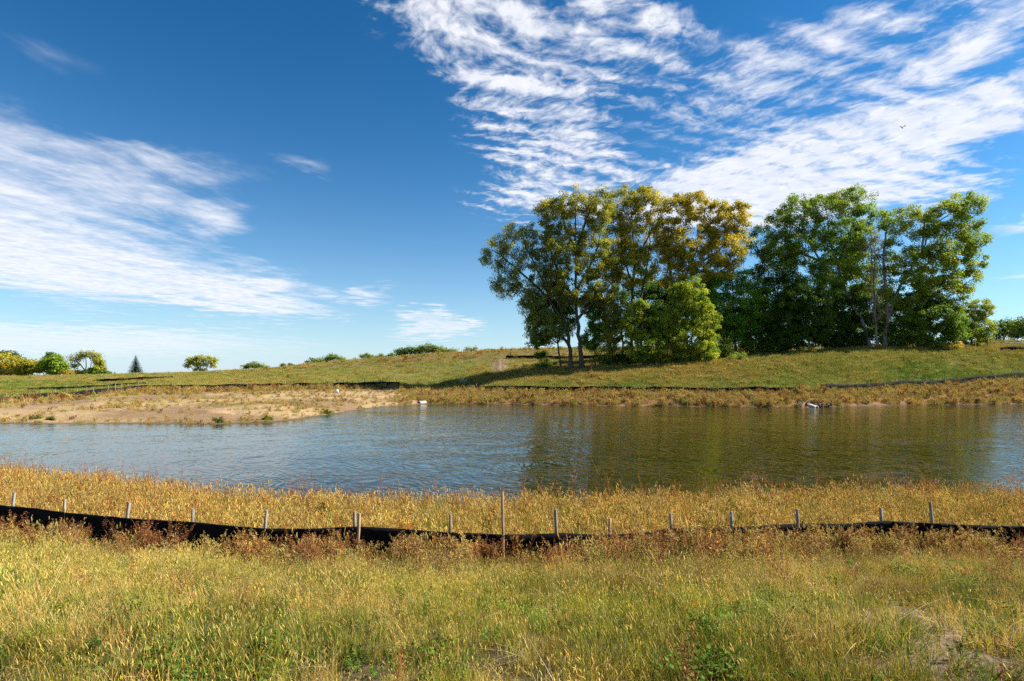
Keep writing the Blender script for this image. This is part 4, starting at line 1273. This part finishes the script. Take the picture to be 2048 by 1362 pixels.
    bush('shrub', 'dark shrub below the sparse see-through tree', 1530, 95, 6.0, 4.2, G2, [3, 1, 3], 85, 4000, .22)
    bush('shrub', 'small dark shrub under the leaning cottonwood crown', 1092, 95, 3.0, 2.2, G2, [3, 2, 2], 86, 1800, .18)
    bush('shrub', 'dark shrub between the dead trunk and the leafy right tree', 1795, 95.5, 6.0, 4.4, G2, [3, 1, 3], 87, 4000, .22)
    # bushes on the far bank and under the grove
    bush('shrub', 'rounded pale green shrub at the grass edge below the bright elm', 1476, 87.5, 3.2, 1.5, [(.14, .17, .045), (.19, .20, .055), (.10, .13, .035)], [3, 2, 2], 71)
    bush('shrub', 'olive shrub in dry grass below the left-leaning cottonwood', 1612, 90, 3.6, 1.5, [(.15, .15, .045), (.11, .12, .035), (.20, .17, .05)], [3, 2, 1], 72)
    bush('shrub', 'low olive shrub left of the dead vine-wrapped trunk', 1655, 92, 2.8, 1.0, [(.12, .14, .04), (.16, .16, .05)], [2, 1], 73, 1000)
    bush('shrub', 'orange-leaved bush under the yellow-green tree at the right', 1912, 95, 2.2, 1.5, [(.36, .22, .035), (.28, .20, .03), (.16, .16, .03)], [3, 2, 1], 74, 900)
    bush('shrub', 'dark green tuft on the sandy shore below the bare flat', 436, 43.4, .9, .45, [(.055, .085, .02), (.085, .11, .03)], [2, 1], 75, 700, .09)
    bush('shrub', 'leafy green tuft on the sandy shore, right of the dark tuft', 535, 45.6, .9, .35, [(.08, .11, .03), (.12, .14, .04)], [2, 1], 76, 700, .09)
    bush('shrub', 'small green tuft on the sandy shore near the left picture edge', 72, 45.5, .9, .35, [(.09, .105, .035), (.12, .13, .045)], [2, 1], 77, 600, .09)
    bush('shrub', 'second small tuft from the left on the sandy shore', 100, 45.2, .8, .32, [(.085, .10, .035), (.12, .125, .045)], [2, 1], 78, 600, .09)
    bush('shrub', 'green tuft on the orange shore by the sandy point', 652, 53.6, 1.2, .5, [(.07, .12, .025), (.10, .15, .03)], [2, 1], 79, 600, .1)


def spruce():
    r = np.random.default_rng(5)
    D = 192.0; s = D / F
    x, y, z = at_px(271.5, D)
    top = EYE - (711 - HY) * s
    base_row = 747
    zb = EYE - (base_row - HY) * s
    H = top - z
    e = empty('spruce_tree', (x, y, z))
    obj('trunk', tube_mesh('spruce_trunk', [(np.array([[0, 0, -.2], [0, 0, H * .5], [0, 0, H * .98]]), [.22, .13, .02], 6)], BARK), e)
    V, C = [], []
    R0 = 18.5 * s
    h0 = max(.3, zb - z - .6)
    for lvl in np.linspace(0, 1, 34):
        h = h0 + (H - h0) * lvl
        R = R0 * (1 - lvl) ** .92 * r.uniform(.85, 1.1) + .10
        for a in np.linspace(0, 6.283, max(5, int(17 * (1 - lvl) + 4)), endpoint=False) + r.uniform(0, 1):
            Rb = R * r.uniform(.72, 1.12)
            for f in np.arange(.15, 1.01, .11):
                for sgn in (-1, 1):
                    c = np.array([math.cos(a), math.sin(a), 0]); t_ = np.array([-math.sin(a), math.cos(a), 0]) * sgn
                    p = c * Rb * f + np.array([0, 0, h - .30 * Rb * f ** 1.3 + .12 * Rb * f ** 3])
                    L = (.35 + .30 * (1 - f)) * (.5 + .6 * (1 - lvl))
                    d = c * .6 + t_ * .8 + np.array([0, 0, r.uniform(-.35, .15)])
                    w_ = np.cross(d, [0, 0, 1]) * .32 * L
                    V += [p, p + d * L * .5 + w_, p + d * L, p + d * L * .5 - w_]
                    k = r.uniform(.7, 1.3)
                    C += [(.055 * k, .095 * k, .055 * k)] * 4
    n = len(V) // 4
    obj('crown', mesh_np('spruce_crown', np.array(V), np.arange(n * 4).reshape(n, 4), NEEDLE, np.array(C)), e)
    tag(e, 'pointed blue-green spruce standing alone on the left skyline', 'tree', 'trees along the left skyline')


grove()
far_trees()
spruce()

# ------------------------------------------------------------------ silt fences, pipes, posts and small things
def fabric_material(name, base, sheen=.1):
    m_, t = material(name)
    tc_ = t.node('ShaderNodeTexCoord').outputs['Object']
    wx = t.node('ShaderNodeTexWave', {'Scale': 60.0, 'Distortion': 1.0}, wave_type='BANDS', bands_direction='Z')
    t.put(wx.inputs['Vector'], tc_)
    n = t.noise(tc_, 3.0, 5, .6)
    dust = t.noise(t.mapping(tc_, scale=(1, 1, 3)), 2.0, 4, .6)
    c = t.mix(t.sstep(.3, .75, n), base, tuple(b * 1.8 for b in base))
    c = t.mix(t.mul(t.sstep(.55, .85, dust), .25), c, (.07, .058, .045))
    b = t.node('ShaderNodeBump', {'Strength': .35, 'Distance': .004, 'Height': t.add(t.mul(wx.outputs['Fac'], .5), n)})
    p = principled(t, Base_Color=c, Roughness=.85, Normal=b.outputs[0])
    p.inputs['Specular IOR Level'].default_value = .08
    out(t, p.outputs[0])
    return m_


def wood_material(name, c1, c2):
    m_, t = material(name)
    tc_ = t.node('ShaderNodeTexCoord').outputs['Object']
    n = t.noise(t.mapping(tc_, scale=(1, 1, .08)), 60.0, 5, .65)
    n2 = t.noise(tc_, 4.0, 3, .5)
    c = t.mix(t.sstep(.3, .7, n), c1, c2)
    c = t.mix(t.sstep(.45, .75, n2), c, t.mix(1.0, c, (.7, .66, .6), 'MULTIPLY'))
    b = t.node('ShaderNodeBump', {'Strength': .5, 'Distance': .004, 'Height': n})
    p = principled(t, Base_Color=c, Roughness=.85, Normal=b.outputs[0])
    p.inputs['Specular IOR Level'].default_value = .2
    out(t, p.outputs[0])
    return m_


def plain_material(name, c, rough=.7, n_scale=8.0, var=.25, spec=.3):
    m_, t = material(name)
    tc_ = t.node('ShaderNodeTexCoord').outputs['Object']
    n = t.noise(tc_, n_scale, 5, .6)
    cc = t.mix(t.sstep(.35, .75, n), c, tuple(v * (1 - var) for v in c))
    b = t.node('ShaderNodeBump', {'Strength': .4, 'Distance': .01, 'Height': n})
    p = principled(t, Base_Color=cc, Roughness=rough, Normal=b.outputs[0])
    p.inputs['Specular IOR Level'].default_value = spec
    out(t, p.outputs[0])
    return m_


FABRIC = fabric_material('black_geotextile', (.006, .006, .0065))
FABRIC_SUNLIT = fabric_material('sunlit_geotextile', (.17, .16, .16))  # black cloth again, its sunlit sheen put into a grey base colour
WOOD_GREY = wood_material('weathered_stake', (.16, .14, .115), (.27, .24, .205))
WOOD_BROWN = wood_material('brown_stake', (.20, .12, .07), (.36, .25, .16))
WOOD_TAN = wood_material('tan_post', (.33, .23, .12), (.46, .34, .19))
THREAD = plain_material('green_thread', (.05, .22, .10), .6)


def stake_mesh(name, w_, d_, h_, mat, point=.10):
    """sawn square stake with bevelled edges, a chipped head and a driven point"""
    b = .12 * min(w_, d_)
    prof = []
    for sx, sy in ((1, -1), (1, 1), (-1, 1), (-1, -1)):
        x, y = sx * w_ / 2, sy * d_ / 2
        a, c = ((x, y - sy * b), (x - sx * b, y))
        prof += [a, c] if sx * sy > 0 else [c, a]
    prof = np.array(prof)
    zs = [(-.25 - point, .15), (-.25, 1.0), (h_ - b, 1.0), (h_, .86)]
    V = np.concatenate([np.c_[prof * k, np.full(8, z)] for z, k in zs])
    V[-8:, 2] += np.linspace(-.006, .006, 8)
    i = np.arange(32).reshape(4, 8); j = np.roll(i, -1, axis=1)
    Q = np.stack([i[:-1], j[:-1], j[1:], i[1:]], -1).reshape(-1, 4)
    return mesh_np(name, V, [Q, np.array([i[3], i[0][::-1]])], mat)


def fabric_mesh(name, base, top, fold, rows, mat, seed, thick=.006):
    """hanging sheet between a ground line and a top line, with folds and a rolled hem"""
    n = len(base)
    tg = np.gradient(base[:, :2], axis=0); tg /= np.linalg.norm(tg, axis=1, keepdims=True)
    nr_ = np.c_[tg[:, 1], -tg[:, 0], np.zeros(n)]          # towards the pond side or away, kept constant
    s = np.concatenate([[0], np.cumsum(np.linalg.norm(np.diff(base[:, :2], axis=0), axis=1))])
    V = []
    for side in (1, -1):
        for r_ in range(rows):
            f = r_ / (rows - 1)
            o = fold * (fbm(s * 1.6, s * 0 + f * 1.2, seed) - .5) * 2 * (1 - .4 * f) + fold * .5 * (fbm(s * 6, s * 0 + f * 2.2, seed + 3) - .5)
            hem = thick * (1.9 if r_ >= rows - 2 else .5)
            V.append(base * (1 - f) + top * f + nr_ * (o + side * hem)[:, None])
    V = np.array(V)
    i = np.arange(rows * n).reshape(rows, n); k = i + rows * n
    q = lambda a: np.stack([a[:-1, :-1], a[:-1, 1:], a[1:, 1:], a[1:, :-1]], -1).reshape(-1, 4)
    cap = np.stack([i[-1, :-1], i[-1, 1:], k[-1, 1:], k[-1, :-1]], -1)
    return mesh_np(name, V.reshape(-1, 3), [q(i), q(k)[:, ::-1], cap], mat, smooth=True), nr_, s


def near_fence():
    topx = [(-420, 985), (-120, 998), (0, 1010), (60, 1016), (130, 1024), (252, 1036), (384, 1044), (470, 1053), (528, 1057), (620, 1058), (716, 1053), (800, 1058), (901, 1065), (1006, 1069), (1060, 1069), (1113, 1066),
            (1220, 1070), (1300, 1063), (1343, 1056), (1465, 1055), (1598, 1046), (1690, 1048), (1766, 1042), (1864, 1047), (2048, 1053), (2200, 1050), (2480, 1058)]
    topx = np.array(topx, float)
    px = np.arange(-420, 2481, 7.0)
    D = np.interp(px, PXG, NF_D)
    x = (px - 1024) / F * D
    z = land(x, D)[0]
    row = np.interp(px, topx[:, 0], topx[:, 1])
    k = np.hanning(7); k /= k.sum()
    row = np.convolve(np.pad(row, 3, mode='edge'), k, 'valid')
    base = np.stack([x, D, z - .06], -1)
    top = np.stack([x, D, from_row(D, row)], -1)
    mid = len(px) // 2
    org = np.array([0, float(D[mid]), NF_Z])
    e = empty('silt_fence', org)
    me, nr_, s = fabric_mesh('near_fabric', base - org, top - org, .05, 9, FABRIC, 201)
    fb = obj('fabric', me, e)
    # green reinforcing thread woven into the cloth
    th = base * .42 + top * .58 - org
    o = .05 * (fbm(s * 1.6, s * 0 + .58 * 1.2, 201) - .5) * 2 * (1 - .4 * .58)
    side = -1.0 if nr_[mid][1] > 0 else 1.0
    th = th + nr_ * (o + side * .012)[:, None]
    obj('thread', tube_mesh('thread', [(th[::3], np.full(len(th[::3]), .0022), 4)], THREAD), fb)
    S_ = [(-300, 960, 4, 0), (-190, 965, 4, 0), (-85, 973, 4, 0), (24, 984, 5, 0), (129, 997, 4, 0), (252, 1004, 6, 0), (384, 1017, 2, 0), (528, 1021, 3, 0), (709, 1023, 0, 0), (716, 1027, 1, 1), (901, 1029, 0, 0),
          (1006, 984, -1, 1), (1113, 1018, -2, 0), (1220, 1037, 0, 0), (1343, 1026, -2, 0), (1465, 1023, -2, 0), (1598, 1019, -2, 0), (1766, 1016, -2, 0), (1864, 1002, -6, 0), (2090, 1015, -4, 0), (2230, 1010, -3, 0), (2380, 1020, 0, 0)]
    for i, (sx, ty, ln, front) in enumerate(S_):
        d = float(np.interp(sx, PXG, NF_D))
        d += -.045 if front else .055
        X = (sx - ln * 1.2 - 1024) / F * d
        zb = gz_at(X, d)
        h = float(from_row(d, ty)) - zb
        w_ = .038 if sx == 1006 else random.Random(i).uniform(.040, .052)
        st = obj('stake', stake_mesh('stake', w_, .038, h, WOOD_BROWN if sx in (1006, 1220, 716) else WOOD_GREY), e)
        st.location = Vector((X, d, zb)) - Vector(org)
        st.rotation_euler = (random.Random(i + 50).uniform(-.05, .03), math.atan2(ln * 2.2 / F * d, h) * 1.0, random.Random(i + 9).uniform(-.35, .35))
    tag(e, 'long black silt fence on weathered stakes across the near slope', 'fence')


def far_fence(label, pts, h, step, seed, mat=None, stake_h=.30, stake_mat=None, off=0.0, name='silt_fence', stake_w=.075, hfn=None):
    pts = np.array(pts, float)
    px = np.arange(pts[0, 0], pts[-1, 0] + .1, 3.0)
    D = np.interp(px, pts[:, 0], pts[:, 1])
    k = np.hanning(9); k /= k.sum()
    D = np.convolve(np.pad(D, 4, mode='edge'), k, 'valid')
    x = (px - 1024) / F * D
    z = land(x, D)[0]
    hh = h * (.82 + .36 * fbm(px * .035, px * 0, seed))
    if hfn is not None: hh = hh * hfn(px)
    base = np.stack([x, D, z - .05], -1); top = np.stack([x, D, z + hh], -1)
    org = np.array([x[0], D[0], z[0]])
    e = empty(name, org)
    me, _, s = fabric_mesh('far_fabric', base - org, top - org, .06, 4, mat or FABRIC, seed, .012)
    obj('fabric', me, e)
    rr = random.Random(seed)
    sm = stake_mesh('far_stake', stake_w, stake_w * .7, h + stake_h, stake_mat or WOOD_GREY)
    q = rr.uniform(.1, .6) * step
    while q < s[-1]:
        X, Yd = np.interp(q, s, x), np.interp(q, s, D)
        st = obj('stake', sm, e)
        Z = gz_at(X, Yd)
        st.location = Vector((X, Yd + .05 + off, Z)) - Vector(org)
        st.rotation_euler = (rr.uniform(-.06, .06), rr.uniform(-.08, .08), rr.uniform(-.4, .4))
        st.scale = (1, 1, rr.uniform(.85, 1.15))
        q += step * rr.uniform(.75, 1.25)
    tag(e, label, 'fence')
    return e


def ffd(a, b, n=12):
    q = np.linspace(a, b, n)
    return [(p_, float(np.interp(p_, PXG, FF_D))) for p_ in q]


def fences():
    near_fence()
    far_fence('long far black silt fence edging the sandy flat on the left', ffd(-160, 800, 24), .66, 1.35, 301, off=.05)
    far_fence('low black silt fence on the far bank below the grove', ffd(930, 1590, 16), .62, 2.1, 302)
    far_fence('black silt fence climbing the far bank at the right', ffd(1650, 2230, 14), .80, 2.6, 303)
    far_fence('lower of two short silt fences in the green field at left', [(55, 97), (170, 100), (240, 101), (292, 103)], .60, 1.9, 304)
    far_fence('upper of two short silt fences in the green field at left', [(193, 131), (250, 130), (300, 131), (346, 136)], .60, 2.6, 305)
    far_fence('half-lit silt fence behind the leaning cottonwood trunks', [(1012, 116), (1080, 112), (1150, 109), (1290, 109)], .62, 2.3, 306)
    far_fence('short black silt fence with drooping cloth at the right picture edge', [(2000, 94.5), (2040, 94.5), (2140, 95)], .78, 3.0, 307)
    far_fence('low sagging strip of black silt fence under the yellow-green right tree', [(1910, 96.5), (1950, 97.5)], .34, 2.4, 308, stake_h=.12)
    far_fence('thin low silt fence in the dry grass edge below the right cottonwoods', [(1690, 91.5), (1800, 92.5), (1905, 94)], .22, 3.2, 309, stake_h=.22)
    far_fence('sunlit grey silt fence on the rise at the far right', [(2010, 119), (2050, 119), (2130, 121)], .45, 1.0, 310, FABRIC_SUNLIT, .22)


def post(label, px, D, h, w_, mat):
    x, y, z = at_px(px, D)
    o = obj('wooden_post', stake_mesh('post', w_, w_, h, mat, .05))
    o.location = (x, y, z); o.rotation_euler = (.01, .015, .3)
    tag(o, label, 'post')


def culvert(label, px, D, yaw, z0, R=.34, L=1.5, drop=.5):
    """flared concrete pipe end: thick arched shell that widens and slopes down to its mouth, on a floor slab"""
    n, mrow = 15, 9
    def shell(r_, drop):
        rows = []
        for t in np.linspace(0, 1, mrow):
            rr = r_ * (1 + .42 * max(0, t - .35) ** 1.2)
            a = np.linspace(0, math.pi, n)
            zc = rr * np.sin(a) ** (.9) * (1 - drop * max(0, t - .35) / .65)
            rows.append(np.stack([np.full(n, L * t), rr * np.cos(a), zc], -1))
        return np.array(rows)
    o_, i_ = shell(R + .07, drop), shell(R, drop + .05)
    i_[..., 2] -= .02
    V = np.concatenate([o_.reshape(-1, 3), i_.reshape(-1, 3)])
    a = np.arange(mrow * n).reshape(mrow, n); b = a + mrow * n
    q = lambda m: np.stack([m[:-1, :-1], m[:-1, 1:], m[1:, 1:], m[1:, :-1]], -1).reshape(-1, 4)
    rim = np.stack([a[-1, :-1], a[-1, 1:], b[-1, 1:], b[-1, :-1]], -1)
    s1 = np.stack([a[:-1, 0], a[1:, 0], b[1:, 0], b[:-1, 0]], -1); s2 = np.stack([a[:-1, -1], a[1:, -1], b[1:, -1], b[:-1, -1]], -1)
    con = plain_material('pipe_concrete', (.40, .38, .34), .85, 9.0, .3)
    x = (px - 1024) / F * D
    e = empty('culvert_pipe', (x, D, z0)); e.rotation_euler = (0, math.radians(4), yaw)
    obj('shell', mesh_np('culvert_shell', V, [q(a), q(b)[:, ::-1], rim, s1, s2], con, smooth=True), e)
    w0, w1 = R + .05, (R + .05) * 1.28
    fv = np.array([[0, -w0, -.06], [L * .4, -w0, -.06], [L + .04, -w1, -.06], [L + .04, w1, -.06], [L * .4, w0, -.06], [0, w0, -.06],
                   [0, -w0, .0], [L * .4, -w0, .0], [L + .04, -w1, .0], [L + .04, w1, .0], [L * .4, w0, .0], [0, w0, .0]])
    sd = np.array([[k, (k + 1) % 6, 6 + (k + 1) % 6, 6 + k] for k in range(6)])
    obj('floor_slab', mesh_np('culvert_floor', fv, [np.array([[5, 4, 3, 2, 1, 0], [6, 7, 8, 9, 10, 11]]), sd], con), e)
    obj('bore_shade', mesh_np('culvert_bore', np.concatenate([[[.25, 0, .10]], np.stack([np.full(n, .25), R * .985 * np.cos(np.linspace(0, math.pi, n)), R * .95 * np.sin(np.linspace(0, math.pi, n))], -1)]),  # near-black sheet across the pipe, the shade inside put into its colour
        np.array([[0, k, k + 1] for k in range(1, n)]), plain_material('pipe_shade', (.02, .018, .015), .9)), e)
    tag(e, label, 'culvert')


ROCK_MAT = None


def rock_mesh(name, seed, mat):
    r = np.random.default_rng(seed)
    import bmesh
    bm = bmesh.new()
    bmesh.ops.create_icosphere(bm, subdivisions=2, radius=.5)
    k = r.normal(0, 1, (7, 3)); k /= np.linalg.norm(k, axis=1, keepdims=True)
    for v in bm.verts:
        p = np.array(v.co)
        for kk in k:
            d = p @ kk
            if d > .30: p = p - kk * (d - .30) * .85
        v.co = Vector(p * r.uniform(.95, 1.05) * np.array([1.2, .9, .75]))
    me = bpy.data.meshes.new(name); bm.to_mesh(me); bm.free()
    me.materials.append(mat)
    return me


def small_things():
    rock = plain_material('rubble', (.34, .32, .30), .9, 6, .4)
    darkrock = plain_material('dark_rock', (.075, .062, .052), .95, 6, .4)
    post('tan wooden post standing in grass right of the grove', 1976, 96.5, 1.75, .13, WOOD_TAN)
    post('darker brown wooden post left of the tan post', 1950, 97, 1.35, .11, WOOD_BROWN)
    post('small white survey stake at the foot of the twin left trunks', 1183, 88.6, .55, .10, plain_material('white_paint', (.62, .60, .55), .6))
    culvert('white flared pipe end with dark mouth at the sandy corner of the pond', 851, 73.0, math.radians(222), .10, R=.25, L=1.0, drop=.10)
    culvert('white pipe end lying in the far shore below the rusty weeds', 1614, 66.0, math.radians(-52), .02, .30, 1.1)
    # rubble heap in the shade of the grove
    x, y, z = at_px(929, 93)
    e = empty('rubble_pile', (x, y, z))
    r = random.Random(4)
    ms = [rock_mesh('rubble', s_, rock) for s_ in range(4)]
    for i in range(13):
        o = obj('stone', ms[i % 4], e)
        o.location = (r.uniform(-1.2, 1.3), r.uniform(-.5, .5), r.uniform(.05, .35)); k = r.uniform(.3, .75)
        o.scale = (k, k, k); o.rotation_euler = (r.uniform(0, 3), r.uniform(0, 3), r.uniform(0, 3))
    tag(e, 'small pale rubble heap lying in the grove shadow', 'rubble')
    # dark stones round the right pipe
    dm = [rock_mesh('shore_stone', 20 + s_, darkrock) for s_ in range(4)]
    e = empty('riprap', (0, 0, 0))
    bx, by, bz = at_px(1612, 66.3)
    e.location = (bx, by, bz)
    for i in range(34):
        px = 1588 + 82 * r.random(); D = float(np.interp(px, PXG, FS_D)) + r.uniform(.1, 1.9) * (1.0 if px < 1625 else .5)
        X, Y_, Z = at_px(px, D)
        o = obj('stone', dm[i % 4], e)
        k = r.uniform(.25, .75)
        o.location = Vector((X, Y_, Z + .06)) - e.location; o.scale = (k, k, k * .8); o.rotation_euler = (r.uniform(0, 3), r.uniform(0, 3), r.uniform(0, 3))
    tag(e, 'dark stones heaped round the right pipe end', 'stones')
    # plastic jug on the sand
    x, y, z = at_px(675, 76)
    white = plain_material('white_plastic', (.75, .78, .72), .35, 3, .1, .5); mint = plain_material('pale_green_plastic', (.42, .62, .48), .4, 3, .1, .5)
    e = empty('plastic_jug', (x, y, z + .02)); e.rotation_euler = (.15, -.2, .7)
    def lathe(prof, name, mat):
        m_ = 16; a = np.linspace(0, 2 * math.pi, m_, endpoint=False)
        V = np.concatenate([np.stack([p[0] * np.cos(a), p[0] * np.sin(a), np.full(m_, p[1])], -1) for p in prof])
        i = np.arange(len(prof) * m_).reshape(len(prof), m_); j = np.roll(i, -1, 1)
        return mesh_np(name, V, np.stack([i[:-1], j[:-1], j[1:], i[1:]], -1).reshape(-1, 4), mat, smooth=True)
    obj('body', lathe([(.001, 0), (.17, 0), (.19, .03), (.19, .22), (.20, .24), (.19, .26)], 'jug_body', mint), e)
    obj('shoulder', lathe([(.19, .26), (.17, .33), (.10, .42), (.06, .45)], 'jug_shoulder', white), e)
    obj('cap', lathe([(.065, .445), (.065, .50), (.001, .505)], 'jug_cap', white), e)
    a = np.linspace(0, math.pi, 8)
    obj('handle', tube_mesh('jug_handle', [(np.stack([.12 + .09 * np.sin(a), a * 0, .33 + .08 * np.cos(a)], -1), np.full(8, .018), 6)], white), e)
    tag(e, 'small white and pale green plastic jug on the sandy flat', 'jug')
    # flying insect against the bright cloud
    D = 6.0
    ins = plain_material('insect_body', (.035, .010, .008), .5)
    m_, t = material('insect_wing')
    p = principled(t, Base_Color=(.35, .30, .26), Roughness=.3, Alpha=.35)
    out(t, p.outputs[0])
    e = empty('flying_insect', ((1804 - 1024) / F * D, D, EYE - (255 - HY) / F * D)); e.rotation_euler = (.2, .35, .5)
    pts = np.array([[-.022, 0, 0], [-.019, 0, .001], [-.015, 0, .001], [-.006, 0, .002], [.003, 0, .001], [.012, 0, 0], [.021, 0, -.003]])
    obj('body', tube_mesh('insect_body', [(pts, [.0005, .0042, .0035, .0062, .0046, .0036, .0006], 8)], ins), e)
    for sx in (-.004, .004):
        for sy in (-1, 1):
            V = np.array([[sx, sy * .004, .005], [sx - .007, sy * .020, .012], [sx - .004, sy * .034, .018], [sx + .004, sy * .033, .018], [sx + .006, sy * .018, .011]])
            V = np.concatenate([V, V + [0, 0, .0006]])
            i = np.arange(5)
            obj('wing', mesh_np('insect_wing', V, [np.array([i[::-1], i + 5]), np.array([[k, (k + 1) % 5, 5 + (k + 1) % 5, 5 + k] for k in range(5)])], m_), e)
    tag(e, 'tiny dark flying insect against the bright right-hand cloud', 'insect')


fences()
small_things()
